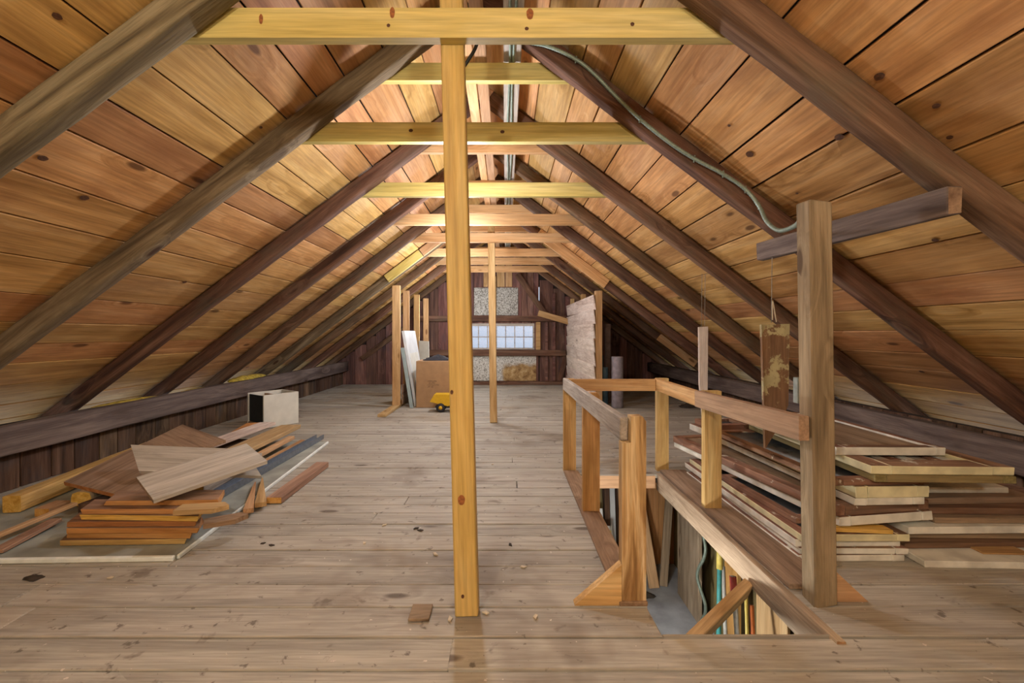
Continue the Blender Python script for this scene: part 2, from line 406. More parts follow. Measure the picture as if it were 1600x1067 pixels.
def foil_stained():
    m, nt, b = nt_new('water_stained_foam_board'); L = nt.links.new
    tc = N(nt, 'ShaderNodeTexCoord'); n = N(nt, 'ShaderNodeTexNoise', i_Scale=42., i_Detail=5., i_Roughness=.7); L(tc.outputs['Object'], n.inputs['Vector'])
    c = ramp(nt, [(.36, srgb('#5d5a54')), (.48, srgb('#b6b4ab')), (.62, srgb('#d2d2cc'))], n.outputs['Fac'])
    n2 = N(nt, 'ShaderNodeTexNoise', i_Scale=7., i_Detail=6., i_Roughness=.7); L(tc.outputs['Object'], n2.inputs['Vector'])
    c2 = ramp(nt, [(.35, srgb('#6b4a24')), (.55, srgb('#a88a5a')), (.7, srgb('#c9b48a'))], n2.outputs['Fac'])
    sp = N(nt, 'ShaderNodeSeparateXYZ'); L(tc.outputs['Object'], sp.inputs[0])
    nl = N(nt, 'ShaderNodeTexNoise', i_Scale=4., i_Detail=4.); L(tc.outputs['Object'], nl.inputs['Vector'])
    f1 = maprange(nt, math_(nt, 'ADD', sp.outputs[0], math_(nt, 'MULTIPLY', nl.outputs['Fac'], .2)), .06, .14)
    f2 = maprange(nt, math_(nt, 'SUBTRACT', math_(nt, 'MULTIPLY', nl.outputs['Fac'], .3), sp.outputs[1]), .02, .10)
    L(mix(nt, math_(nt, 'MULTIPLY', f1, f2), c, c2), b.inputs['Base Color'])
    b.inputs['Roughness'].default_value = .8; return m
MT['foil'] = foil(); MT['foil_stained'] = foil_stained()
def glass(name, tint, alpha):
    m, nt, b = nt_new(name); L = nt.links.new
    nt.nodes.remove(b)
    out = [n for n in nt.nodes if n.type == 'OUTPUT_MATERIAL'][0]
    tr = N(nt, 'ShaderNodeBsdfTransparent'); tr.inputs[0].default_value = tint
    df = N(nt, 'ShaderNodeBsdfTranslucent'); df.inputs[0].default_value = (.8, .82, .85, 1)
    gl = N(nt, 'ShaderNodeBsdfGlossy'); gl.inputs['Roughness'].default_value = .08
    tc = N(nt, 'ShaderNodeTexCoord'); n = N(nt, 'ShaderNodeTexNoise', i_Scale=3.5, i_Detail=4.); L(tc.outputs['Object'], n.inputs['Vector'])
    m1 = N(nt, 'ShaderNodeMixShader'); L(maprange(nt, n.outputs['Fac'], .35, .65, alpha*.4, alpha), m1.inputs[0]); L(tr.outputs[0], m1.inputs[1]); L(df.outputs[0], m1.inputs[2])
    m2 = N(nt, 'ShaderNodeMixShader'); m2.inputs[0].default_value = .08; L(m1.outputs[0], m2.inputs[1]); L(gl.outputs[0], m2.inputs[2])
    L(m2.outputs[0], out.inputs[0]); return m
MT['glass'] = glass('dusty_window_glass', (.95, .97, 1, 1), .35)
MT['sashglass'] = glass('dusty_sash_glass', (.75, .78, .8, 1), .5)
def emit(name, c, s):
    m, nt, b = nt_new(name)
    b.inputs['Base Color'].default_value = (1, 1, 1, 1)
    b.inputs['Emission Color'].default_value = (*c, 1); b.inputs['Emission Strength'].default_value = s
    return m

# ------------------------------------------------------------------ dimensions of the attic
XR = -.18                                   # ridge
Y0, Y1 = -2.3, 9.55                         # rear and far gables
XL, XRt = -3.46, 3.14                       # inner faces of the knee walls
SL, CS, SN = .75, .8, .6
ZA = 3.0                                    # apex of the rafter undersides
RT = .115                                    # rafter depth
def zr(X): return ZA - SL*abs(X-XR)         # underside of rafters
def zs(X): return zr(X) + RT/CS             # underside of sheathing
TIES = [1.73, 2.67, 3.74, 4.73, 5.63, 6.67, 7.47, 8.4]
ORD = ['first', 'second', 'third', 'fourth', 'fifth', 'sixth', 'seventh', 'eighth', 'ninth', 'tenth', 'eleventh', 'twelfth']
OPX0, OPX1, OPY0, OPY1 = .575, 1.205, 1.64, 3.48        # stair opening

# ------------------------------------------------------------------ ceiling: deck above, each sheathing plank below
S_L = (3.95-abs(XR))/CS; S_R = (3.75+abs(XR))/CS
def slope_pt(side, s, off):                 # s metres down the slope from the ridge, off above the sheathing underside
    zs0 = ZA + RT/CS
    return V((XR + side*(s*CS + off*SN), 0, zs0 - s*SN + off*CS))
CEIL = {}
for side, S in ((-1, S_L), (1, S_R)):
    vs, fs = [], []
    a, b = slope_pt(side, -.05, .028), slope_pt(side, S+.9, .028)
    a2, b2 = slope_pt(side, -.05, .06), slope_pt(side, S+.9, .06)
    for p in (a, b, b2, a2):
        for y in (Y0-.1, Y1+.1): vs.append((p.x, y, p.z))
    fs += [(0, 1, 3, 2), (4, 6, 7, 5) if 0 else (4, 5, 7, 6), (2, 3, 5, 4), (0, 6, 7, 1), (0, 2, 4, 6), (1, 7, 5, 3)]
    CEIL[side] = link('ceiling', mesh('ceiling', vs, fs), mats=(MT['deck'],))
    tag(CEIL[side], kind='structure', label='board-sheathed underside of the %s roof slope' % ('left' if side < 0 else 'right'))
JY = [Y0] + [TIES[0]-1.95, TIES[0]-1.0] + [t-.05 for t in TIES] + [Y1]
for side, S in ((-1, S_L), (1, S_R)):
    s = .012
    while s < S+.35:
        wd = R.uniform(.195, .285)
        cuts = [Y0] + sorted(R.sample(JY[1:-1], R.choice((2, 2, 3)))) + [Y1]
        for a, b in zip(cuts, cuts[1:]):
            g = .0035
            p = slope_pt(side, s+wd/2, .011)
            up = V((side*SN, 0, CS))
            q = .004*R.random()
            board('plank', V((p.x, a+g, p.z))+up*q, V((p.x, b-g, p.z))+up*q, wd-R.uniform(.005, .012), .022, MT['sheath'], up=up, parent=CEIL[side], jit=.0012)
        s += wd

# ------------------------------------------------------------------ floor
FT = .028
def grid_slab(name, xs, ys, z0, z1, hole, mat):
    vs, fs = [], []
    for i in range(len(xs)-1):
        for j in range(len(ys)-1):
            cx, cy = (xs[i]+xs[i+1])/2, (ys[j]+ys[j+1])/2
            if any(h[0] < cx < h[1] and h[2] < cy < h[3] for h in hole): continue
            k = len(vs)
            for z in (z0, z1):
                for (x, y) in ((xs[i], ys[j]), (xs[i+1], ys[j]), (xs[i+1], ys[j+1]), (xs[i], ys[j+1])): vs.append((x, y, z))
            fs += [(k, k+3, k+2, k+1), (k+4, k+5, k+6, k+7), (k, k+1, k+5, k+4), (k+1, k+2, k+6, k+5), (k+2, k+3, k+7, k+6), (k+3, k, k+4, k+7)]
    return link(name, mesh(name, vs, fs), mats=(mat,))
floor = grid_slab('floor', [XL-.1, OPX0+.01, OPX1-.01, XRt+.1], [Y0, OPY0-.01, OPY1+.01, Y1], -FT-.04, -FT-.011, [(OPX0, OPX1, OPY0, OPY1)], MT['sub'])
tag(floor, kind='structure', label='worn plank floor of the attic with stair opening')
yb = [1.47, 1.624, 1.80, 1.96, 2.115, 2.27, 2.43, 2.58, 2.74, 2.87, 3.02]
ys = [yb[0]]
while ys[0] > Y0: ys.insert(0, ys[0]-.155)
ys += yb[1:]
while ys[-1] < Y1: ys.append(ys[-1]+R.uniform(.14, .165))
ys[-1] = Y1; ys[0] = Y0
def fboard(x0, x1, a, b):
    if x1-x0 < .02: return
    dz = R.uniform(-.0025, .0015) - (.007 if b < 1.63 else 0)
    board('floor_board', (x0+.0015, (a+b)/2, -FT/2+dz), (x1-.0015, (a+b)/2, -FT/2+dz), b-a-R.uniform(.003, .008), FT, MT['floor'], parent=floor, jit=.0012)
for a, b in zip(ys, ys[1:]):
    cut = R.uniform(-2.2, 2.2) if R.random() < .7 else R.uniform(-1.2, 1.2)
    if abs(a-1.47) < .01: cut = -.19
    segs = [(XL-.05, cut), (cut, XRt+.05)]
    for (x0, x1) in segs:
        ov = min(b, OPY1)-max(a, OPY0)
        if ov <= .004: fboard(x0, x1, a, b); continue
        aa, bb = a, b
        L0, L1 = x0, min(x1, OPX0-.005)
        if L1 > L0: fboard(L0, L1, a, b)
        R0, R1 = max(x0, OPX1+.005), x1
        if R1 > R0: fboard(R0, R1, a, b)
        # ragged leftover strips at the two ends of the opening
        if a < OPY0-.004: fboard(max(x0, OPX0-.005), min(x1, OPX1+.005), a, OPY0)
        if b > OPY1+.004: fboard(max(x0, OPX0-.005), min(x1, OPX1+.005), OPY1, b)

# opening trim
t1 = board('trim_1', (.515, OPY0+.16, .009), (.515, OPY1+.05, .009), .115, .018, MT['brownplank'])
tag(t1, kind='structure', label='flat brown trim board along left edge of the stair opening')
t2 = board('trim_2', (1.315, OPY0+.28, .012), (1.315, OPY1+.05, .012), .20, .024, MT['greybrown'])
tag(t2, kind='structure', label='flat brown curb board along right edge of the stair opening')
t3 = timber('trim_3', (OPX1-.012, OPY0-.05, -.058), (OPX1-.012, OPY1+.02, -.058), .13, .034, MT['edge'], up=(1, 0, 0), rnd=.12, wob=.003, end=MT['tan'])
tag(t3, kind='structure', label='rough hewn edge timber on right side of stair opening')
t4 = board('trim_4', (OPX0, OPY1+.012, -.06), (OPX1-.04, OPY1+.012, -.06), .10, .02, MT['tan'], up=(0, 1, 0))
tag(t4, kind='structure', label='pale header board at far end of the stair opening')
t5 = board('trim_5', (OPX0-.012, OPY0, -.075), (OPX0-.012, OPY1, -.075), .12, .022, MT['brownplank'], up=(1, 0, 0))
tag(t5, kind='structure', label='brown header board on left side of stair opening')

# ------------------------------------------------------------------ knee walls, plates, gables
def kneewall(name, x, sgn, label):
    wl = box(name, (min(x, x+sgn*.05)+sgn*.03, Y0, -.05), (max(x, x+sgn*.05)+sgn*.03, Y1, .46), MT['sub'])
    tag(wl, kind='structure', label=label)
    y = Y0+.02
    while y < Y1-.05:
        wd = min(R.uniform(.15, .25), Y1-.01-y)
        board('board', (x+sgn*.012, y+wd/2, .002), (x+sgn*.012, y+wd/2, .46), wd-R.uniform(.004, .01), .02, MT['wall'], up=(-sgn, 0, 0), parent=wl, jit=.001)
        y += wd
    return wl
kneewall('wall_left', XL, -1, 'dark low knee wall of vertical boards under left roof slope')
kneewall('wall_right', XRt, 1, 'dark low knee wall of vertical boards under right roof slope')
pl = timber('wall_plate', (XL+.055, Y0+.05, .335), (XL+.075, Y1-.02, .40), .10, .20, MT['plate'], rnd=.12, wob=.012, seg=40)
tag(pl, 'long grey hewn plate beam along the left knee wall', 'beam')
pl = timber('wall_plate', (XRt-.055, Y0+.05, .335), (XRt-.065, Y1-.02, .38), .10, .19, MT['plate'], rnd=.12, wob=.010, seg=40)
tag(pl, 'long grey hewn plate beam along the right knee wall', 'beam')

WX0, WX1, WZ0, WZ1 = -1.0, .615, .745, 1.30         # far window opening
SLX = .715                                            # narrow daylight crack in the far gable
def gable(name, y, sgn, holes, label, mat):
    xs = sorted({XL-.6, XRt+.6, *[h[0] for h in holes], *[h[1] for h in holes]})
    zs_ = sorted({-.05, 3.35, *[h[2] for h in holes], *[h[3] for h in holes]})
    vs, fs = [], []
    for i in range(len(xs)-1):
        for j in range(len(zs_)-1):
            cx, cz = (xs[i]+xs[i+1])/2, (zs_[j]+zs_[j+1])/2
            if any(h[0] < cx < h[1] and h[2] < cz < h[3] for h in holes): continue
            k = len(vs)
            for yy in (y+sgn*.022, y+sgn*.05):
                for (x, z) in ((xs[i], zs_[j]), (xs[i+1], zs_[j]), (xs[i+1], zs_[j+1]), (xs[i], zs_[j+1])): vs.append((x, yy, z))
            fs += [(k, k+1, k+2, k+3), (k+7, k+6, k+5, k+4), (k, k+4, k+5, k+1), (k+1, k+5, k+6, k+2), (k+2, k+6, k+7, k+3), (k+3, k+7, k+4, k)]
    o = link(name, mesh(name, vs, fs), mats=(MT['sub'],))
    tag(o, kind='structure', label=label)
    return o
SLIT = (SLX-.009, SLX+.009, 1.72, 2.08)
wf = gable('wall_far', Y1, 1, [(WX0, WX1, WZ0, WZ1), SLIT], 'far gable wall of dark reddish vertical boards', MT['wall_red'])
edges = [XL-.3]
while edges[-1] < XRt+.3: edges.append(edges[-1]+R.uniform(.15, .26))
# keep one joint exactly at the daylight crack
j = min(range(len(edges)), key=lambda i: abs(edges[i]-SLX)); edges[j] = SLX
for a, b in zip(edges, edges[1:]):
    c = (a+b)/2; top = min(zs(a) if a < XR else zs(b), zs(c))-.02
    if top < .2: continue
    g = .006
    a2, b2 = a+(.012 if abs(a-SLX) < .01 else g/2), b-(.012 if abs(b-SLX) < .01 else g/2)
    def vb(z0, z1, x0, x1):
        board('board', ((x0+x1)/2, Y1+.011, z0), ((x0+x1)/2, Y1+.011, z1), x1-x0, .02, MT['wall_red'], up=(0, -1, 0), parent=wf, jit=.001)
    if b2 < WX0 or a2 > WX1: vb(.0, top, a2, b2)
    else:
        vb(.0, WZ0-.002, a2, b2); vb(WZ1+.002, top, a2, b2)
        if a2 < WX0: vb(WZ0, WZ1, a2, WX0)
        if b2 > WX1: vb(WZ0, WZ1, WX1, b2)
wr = gable('wall_rear', Y0, -1, [], 'rear gable wall of brown boards', MT['wall'])
x = XL-.3
while x < XRt+.3:
    wd = R.uniform(.2, .3); c = x+wd/2
    top = min(zs(x), zs(x+wd))-.02
    if top > .2: board('board', (c, Y0-.011, 0), (c, Y0-.011, top), wd-.006, .02, MT['tan'], up=(0, 1, 0), parent=wr)
    x += wd
# girts, sill and braces on the far gable
def g_part(name, x0, x1, z0, z1, d, mat): return box(name, (x0, Y1-d, z0), (x1, Y1-.002, z1), mat, wf, c=.006)
g_part('girt', -1.95, 1.28, 1.34, 1.46, .09, MT['rafter'])
g_part('girt', -1.95, 1.28, .615, .738, .09, MT['rafter'])
g_part('sill', -1.95, 2.9, 0.0, .07, .10, MT['rafter'])
g_part('stud', .645, .74, .74, 1.33, .06, MT['stud'])
g_part('stud', 1.0, 1.06, .08, 1.33, .05, MT['wall_red'])
g_part('stud', 1.0, 1.06, 1.47, 1.95, .05, MT['wall_red'])
g_part('stud', .84, .9, .08, 1.33, .05, MT['wall_red'])
box('stud', (-.33, Y1-.06, 1.47), (-.2, Y1-.024, 2.3), MT['stud'], wf, c=.004)
for (a, b) in ((-.47, -.38), (-.19, -.02), (0, .14)):
    board('patch_board', ((a+b)/2, Y1-.006, 2.08), ((a+b)/2, Y1-.006, 2.60), b-a, .01, MT['stud'], up=(0, -1, 0), parent=wf)
board('brace', pt(808, 428, 9.44), pt(853, 493, 9.44), .12, .05, MT['rafter'], up=(0, -1, 0), parent=wf)
board('brace', (-3.05, Y1-.04, .55), (-2.15, Y1-.04, 1.2), .1, .05, MT['rafter'], up=(0, -1, 0), parent=wf)
board('brace', (1.15, Y1-.04, .08), (1.27, Y1-.04, .62), .1, .05, MT['rafter'], up=(0, -1, 0), parent=wf)
fb = box('foam_board', (-.67, Y1-.0235, 1.475), (.265, Y1-.0035, 2.06), MT['foil']); tag(fb, 'grey speckled foam board on the gable above the window', 'panel')
FBM = Matrix.Translation(V((-.05, Y1-.014, .345))) @ Matrix.Rotation(math.pi/2, 4, 'X')
vs, fs = chbox(1.40, .53, .02, .002)
fb = link('foam_board', mesh('foam_board', vs, fs), FBM, None, (MT['foil_stained'],)); tag(fb, 'speckled foam board with brown water stain under the far window', 'panel')
# the window in the far gable
wn = empty('window_1', (WX0, Y1, WZ0)); tag(wn, kind='structure', label='low wide window of small panes in the far gable')
FW = .035
for (n, lo, hi) in (('window_frame', (WX0, WZ0), (WX1, WZ0+FW)), ('window_frame', (WX0, WZ1-FW-.02), (WX1, WZ1)),
                    ('window_frame', (WX0, WZ0+FW), (WX0+FW, WZ1-FW-.02)), ('window_frame', (WX1-FW, WZ0+FW), (WX1, WZ1-FW-.02))):
    box(n, (lo[0], Y1-.02, lo[1]), (hi[0], Y1+.03, hi[1]), MT['grey'], wn)
nc = 8; x0, x1 = WX0+FW, WX1-FW; z0, z1 = WZ0+FW, WZ1-FW-.02; zm = (z0+z1)/2
pw = (x1-x0)/nc
for i in range(1, nc): box('muntin', (x0+i*pw-.008, Y1-.01, z0), (x0+i*pw+.008, Y1+.02, z1), MT['grey'], wn, c=.001)
box('muntin', (x0, Y1-.008, zm-.008), (x1, Y1+.018, zm+.008), MT['grey'], wn, c=.001)
for i in range(nc):
    for (a, b) in ((z0, zm-.008), (zm+.008, z1)):
        box('pane', (x0+i*pw+(.008 if i else 0), Y1+.004, a), (x0+(i+1)*pw-(.008 if i < nc-1 else 0), Y1+.007, b), MT['glass'], wn, c=.0005)

# ------------------------------------------------------------------ stairwell below the opening
ZB = -1.15
sf = box('floor_landing', (.35, .95, ZB-.05), (1.66, 4.45, ZB), MT['slab']); tag(sf, kind='structure', label='grey concrete landing below the stair opening')
def swall(nm, lo, hi, lab):
    o = box(nm, lo, hi, MT['sub']); tag(o, kind='structure', label=lab); return o
sw = swall('wall_stair_right', (1.66, .95, ZB), (1.72, 4.45, -.06), 'boarded right wall of the stairwell')
y = 1.0
while y < 4.4:
    wd = R.uniform(.16, .24); board('board', (1.648, y+wd/2, ZB), (1.648, y+wd/2, -.08), wd-.005, .02, MT['greenish'], up=(-1, 0, 0), parent=sw); y += wd
sw = swall('wall_stair_far', (.35, 4.45, ZB), (1.66, 4.5, -.06), 'boarded far wall of the stairwell')
x = .36
while x < 1.6:
    wd = R.uniform(.13, .2); board('board', (x+wd/2, 4.438, ZB), (x+wd/2, 4.438, -.08), wd-.005, .02, MT['wall'], up=(0, -1, 0), parent=sw); x += wd
swall('wall_stair_left', (.29, .95, ZB), (.35, 4.45, -.06), 'plain left wall of the stairwell')
swall('wall_stair_near', (.35, .9, ZB), (1.66, .95, -.06), 'plain near wall of the stairwell')

# ------------------------------------------------------------------ rafters
for i, ty in enumerate(TIES + [9.42]):
    yc = ty-.062
    for side, nm in ((-1, 'left'), (1, 'right')):
        S = (S_L if side < 0 else S_R) - .03
        a, b = slope_pt(side, .12, -RT/2-.013), slope_pt(side, S, -RT/2-.013)
        if i == 8: wdt = .08
        else: wdt = .095
        a.y = b.y = yc
        m = MT['rafter_grey'] if (side < 0 and i in (1, 5)) or (side < 0 and i == 0) else MT['rafter']
        o = timber('rafter', a, b, wdt, RT, m, up=(side*SN, 0, CS), rnd=.15, wob=.006, seg=26)
        tag(o, f'dark hewn rafter on the {nm} roof slope, {ORD[i]} from the viewer' if m == MT['rafter'] else f'weathered grey hewn rafter on the {nm} roof slope, {ORD[i]} from the viewer',
            'rafter', 'roof rafters')

# ------------------------------------------------------------------ collar ties
def tie(yf, z0, z1, t, mat, end=.03):
    hb, ht = (zs(XR)-z0)/SL-end-.02, (zs(XR)-z1)/SL-end
    hb = min(hb, ht+.14)
    jl = [R.uniform(-.01, .01) for _ in range(4)]
    poly = [(-hb+jl[0], z0), (hb+jl[1], z0), (ht+jl[2], z1), (-ht+jl[3], z1)]
    zc = (z0+z1)/2
    return prism('collar_tie', [(p[0], p[1]-zc) for p in poly], (XR, yf+t, zc), (1, 0, 0), (0, 0, 1), t, mat)
for i, ty in enumerate(TIES):
    m = MT['pine_y'] if i < 3 else MT['pine_p']
    o = tie(ty, 2.24, 2.355, .043, m)
    if i == 0: TIE1 = o
    if i == 1: TIE3 = o
    tag(o, f'{"yellow" if i < 3 else "pinkish"} pine collar tie, lower of the {ORD[i]} rafter pair', 'beam', 'lower collar ties')
    if i:
        o = tie(ty, 2.605, 2.71, .043, MT['pine_y'] if i < 2 else MT['pine_p'])
        tag(o, f'short pine collar tie near the ridge, upper of the {ORD[i]} rafter pair', 'beam', 'upper collar ties')

# boards lying on the upper ties under the ridge, with armoured cables
o = timber('ridge_plank', (.040, 1.93, 2.749), (.040, 9.3, 2.749), .105, .03, MT['grey'], rnd=.2, wob=.001, seg=30); tag(o, 'long grey plank lying on the upper ties right of the ridge', 'plank')
o = board('ridge_plank', (-.225, 1.93, 2.725), (-.225, 7.4, 2.725), .07, .025, MT['pine_p']); tag(o, 'long pale pine plank on the upper ties, left one', 'plank')
o = board('ridge_plank', (-.147, 1.93, 2.725), (-.147, 9.3, 2.725), .07, .025, MT['tan']); tag(o, 'long tan plank on upper ties between pale plank and grey plank', 'plank')
cx = lambda y, k: .02+k*.028+.006*math.sin(y*3+k*2)
for k in range(2):
    o = tube('armoured_cable', [(cx(yy, k), yy, 2.7205) for yy in [1.8+.35*q for q in range(21)]], .0085, MT['cable'], ribs=.012, n=6, res=3)
    tag(o, ['armoured cable along the ridge plank, left of two', 'armoured cable along the ridge plank, right of two'][k], 'cable', 'ridge cables')
o = tube('black_wire', [pt(750, 40, 2.35), pt(744, 72, 2.35), pt(731, 95, 2.36), pt(714, 122, 2.4), (-.235, 2.45, 2.5)], .009, MT['blackw']); tag(o, 'short black wire looping down behind the nearest pine post', 'wire')

# ------------------------------------------------------------------ posts
def leanpost(name, b, t, w, d, mat):
    return board(name, b, t, w, d, mat, up=(0, -1, 0), c=.005)
o = leanpost('support_post', (-.151, 1.775, .0), (-.232, 1.835, 2.94), .090, .090, MT['post_y']); POST1 = o; tag(o, 'tall golden pine post nearest the viewer, holding up the first collar tie', 'post')
o = leanpost('support_post', (-.147, 5.50, 0), (-.185, 5.765, 2.47), .088, .085, MT['stud']); tag(o, 'slim pine post in the middle of the floor farther back', 'post')
# square post at the stair corner with a horizontal plank under the rafters
bp = board('stair_post', (1.284, 1.833, .0), (1.262, 1.833, 1.632), .093, .088, MT['oldpost'], up=(0, -1, 0), c=.006, jit=.003); tag(bp, 'thick weathered square post at near right corner of stairwell', 'post')
o = board('cross_plank', (1.605, 1.60, 1.574), (1.50, 2.64, 1.574), .10, .05, MT['plate'], up=(-1, -.1, 0), end=MT['brownplank'], c=.004, jit=.003); tag(o, 'grey plank fixed level under the right rafters behind square post', 'plank')
# conduit along the second right rafter
c_pts = [pt(826, 66, 2.533), pt(858, 73, 2.533), pt(900, 93, 2.533), pt(930, 117, 2.533), pt(960, 148, 2.533), pt(1000, 186, 2.533), pt(1045, 222, 2.533), pt(1085, 248, 2.533), pt(1130, 272, 2.533), pt(1165, 296, 2.533),
         pt(1186, 322, 2.50), pt(1198, 346, 2.42), pt(1217, 360, 2.30), pt(1240, 354, 2.08), pt(1252, 343, 1.93)]
cd = tube('armoured_cable', c_pts, .0115, MT['cable'], ribs=.013, n=8, res=5); tag(cd, 'green-grey armoured cable clipped along the second right rafter to square post', 'cable')
for i in (2, 5, 7, 8, 9, 10):
    p = c_pts[i]; board('staple', p+V((-.004, -.002, -.022)), p+V((.004, .004, .022)), .008, .006, MT['cable'], up=(0, -1, 0), parent=cd)

# ------------------------------------------------------------------ stair railing
sr = empty('stair_railing', (.52, 1.81, 0)); tag(sr, 'honey wood railing round the stair opening with grey left handrail', 'railing')
def rpost(x0, x1, y0, y1, zt, notch, mat, zn=.655, base=.018, round_=False):
    """post; notch cuts its left top corner for the rail"""
    if notch:
        poly = [(x0, base), (x1, base), (x1, zt-.02), (x1-.015, zt), (x0+notch, zt), (x0+notch, zn), (x0, zn)]
    else:
        poly = [(x0, base), (x1, base), (x1, zt), (x0, zt)]
    cx, cz = (x0+x1)/2, (base+zt)/2
    return prism('post', [(p[0]-cx, p[1]-cz) for p in poly], (cx, y1, cz), (1, 0, 0), (0, 0, 1), y1-y0, mat, sr)
def rpost_v(*a, **k):                    # keep grain upright: local x must run up the post
    o = rpost(*a, **k)
    me = o.data; T = Matrix.Rotation(-math.pi/2, 4, 'Z')
    me.transform(T); o.matrix_basis = o.matrix_basis @ T.inverted(); return o
rpost_v(.47, .568, 1.81, 1.86, .762, .036, MT['rail_top'], base=0)
rpost_v(.47, .572, 2.72, 2.765, .735, .036, MT['rail'])
rpost_v(.46, .558, 3.55, 3.595, .735, .036, MT['rail'], base=0)
rpost_v(1.205, 1.297, 3.562, 3.61, .738, 0, MT['rail'], base=0)
rpost_v(1.224, 1.326, 2.75, 2.80, .742, 0, MT['rail'], base=.024)
lr = board('handrail', (.487, 1.842, .705), (.477, 3.60, .69), .098, .034, MT['grey'], up=(-1, 0, 0), parent=sr, c=.006, jit=.003); lr['label'] = 'grey weathered handrail'
board('handrail', (.515, 3.530, .69), (1.178, 3.530, .69), .092, .034, MT['rail'], up=(0, -1, 0), parent=sr)
board('handrail', (1.201, 2.80, .69), (1.201, 3.56, .692), .092, .042, MT['rail'], up=(-1, 0, 0), parent=sr)
board('handrail', (1.201, 1.80, .715), (1.201, 2.799, .69), .10, .042, MT['brownplank'], up=(-1, 0, 0), parent=sr)
prism('gusset', [(-.19, 0), (0, 0), (0, .165)], (.468, 1.845, .001), (1, 0, 0), (0, 0, 1), .04, MT['rail'], sr)
gz = prism('post_gusset', [(0, 0), (.15, 0), (0, .14)], (1.333, 1.86, .001), (1, 0, 0), (0, 0, 1), .03, MT['tan']); tag(gz, 'small triangular wooden gusset at foot of the thick square post', 'bracket')
o = board('stair_brace', (1.165, 2.17, -.135), (.60, 1.68, -.155), .085, .045, MT['tan'], up=(-.6, .7, .35), end=MT['cut']); tag(o, 'pale diagonal brace board crossing below the stair opening', 'brace')

# ------------------------------------------------------------------ boards and sticks standing in the stairwell
def stand(name, x, y, w, t, zt, mat, label, cat='board', lean=(0, 0), face='x', group='boards standing in the stairwell'):
    o = board(name, (x, y, ZB+.001), (x+lean[0], y+lean[1], zt), w, t, mat, up=(-1, 0, 0) if face == 'x' else (0, -1, 0)); tag(o, label, cat, group); return o
stand('wood_sheet', 1.50, 3.66, .42, .03, -.10, MT['edge'], 'wide brown panel standing along the stairwell right wall')
stand('leaning_board', 1.57, 3.27, .14, .03, -.10, MT['greenish'], 'greenish board standing beside the wide stairwell panel')
stand('leaning_board', 1.52, 3.0, .17, .03, -.10, MT['orange'], 'orange board standing behind the stairwell brace')
stand('plywood_panel', 1.53, 2.57, .30, .02, -.10, MT['tan'], 'large tan plywood panel at right of the stairwell')
stand('leaning_board', 1.55, 2.29, .2, .025, -.10, MT['rail'], 'honey board right of the stairwell plywood')
stand('plywood_panel', 1.40, 4.36, .17, .02, -.09, MT['orange'], 'orange board against the stairwell far wall, left of two', face='y')
stand('plywood_panel', 1.57, 4.37, .16, .02, -.09, MT['orange'], 'orange board against the stairwell far wall, right of two', face='y')
stand('leaning_board', 1.40, 3.98, .07, .025, -.25, MT['greybrown'], 'thin board leaning right in front of orange stairwell boards', lean=(.14, .2), face='y')
stand('leaning_board', 1.31, 3.95, .09, .03, -.12, MT['tan'], 'pale board leaning at stairwell far wall below the corner post', lean=(-.09, .35), face='y')
stand('leaning_board', 1.20, 4.15, .06, .03, -.10, MT['grey'], 'grey pole-like board at stairwell far wall under corner post', lean=(0, .2), face='y')
stand('leaning_board', 1.265, 4.22, .05, .03, -.10, MT['gry'], 'pale grey metal strip standing at stairwell far wall', lean=(0, .14), face='y')
stand('leaning_board', 1.12, 4.05, .10, .03, -.30, MT['tan'], 'short tan board standing at stairwell far wall beside grey strip', lean=(0, .25), face='y')
stand('leaning_board', .90, 4.2, .08, .03, -.12, MT['greenish'], 'dark greenish board in stairwell behind the middle railing post', lean=(-.02, .15), face='y')
stand('leaning_board', 0.97, 4.22, .05, .03, -.12, MT['wall'], 'dark strip in stairwell between greenish board and near railing post', lean=(0, .12), face='y')
stand('leaning_board', 1.03, 4.25, .05, .02, -.12, MT['doorw'], 'white strip standing in the stairwell behind near railing post', lean=(0, .12), face='y')
for k in range(3):
    stand('white_strip', .80+.07*k, 3.98-.07*k, .075, .012, -.38-.13*k, MT['doorw'], ['tallest white strip leaning in the stairwell left corner', 'middle white strip leaning in the stairwell left corner', 'shortest white strip leaning in the stairwell left corner'][k], lean=(-.02, .2), face='y')
for k, (xx, yy) in enumerate(((.86, 3.70), (.93, 3.68))):
    stand('thin_lath', xx, yy, .025, .012, -.55-.06*k, MT['ylw'], ['yellow lath in front of white stairwell strips, left one', 'yellow lath in front of white stairwell strips, right one'][k], lean=(-.03, .2), face='y')
def stick(label, b, t, r, mat, tipmat=None, group='sticks in the stairwell'):
    o = tube('stick', [b, t], r, mat); tag(o, label, 'stick', group)
    if tipmat:
        b, t = V(b), V(t); tube('tip', [t.lerp(b, .002), t.lerp(b, .16)], r*1.35, tipmat, o)
    return o
stick('teal pole with yellow tip rising behind the stairwell brace', (1.24, 2.62, ZB+.001), (1.33, 2.78, -.20), .014, MT['cyan'], MT['ylw'])
stick('grey pole with red tip in the stairwell', (1.40, 2.64, ZB+.001), (1.42, 2.80, -.42), .016, MT['gry'], MT['red'])
stick('thin yellow stick curving up in the stairwell', (1.30, 2.38, ZB+.001), (1.40, 2.62, -.18), .010, MT['ylw'])
stick('orange stick beside the thin yellow one', (1.34, 2.38, ZB+.001), (1.40, 2.55, -.45), .013, MT['org'])
stick('pale grey stick beside the red-tipped pole', (1.33, 2.68, ZB+.001), (1.38, 2.84, -.38), .012, MT['gry'])
stick('short yellow stick low beside plywood, left one', (1.39, 2.40, ZB+.001), (1.43, 2.48, -.62), .012, MT['ylw'])
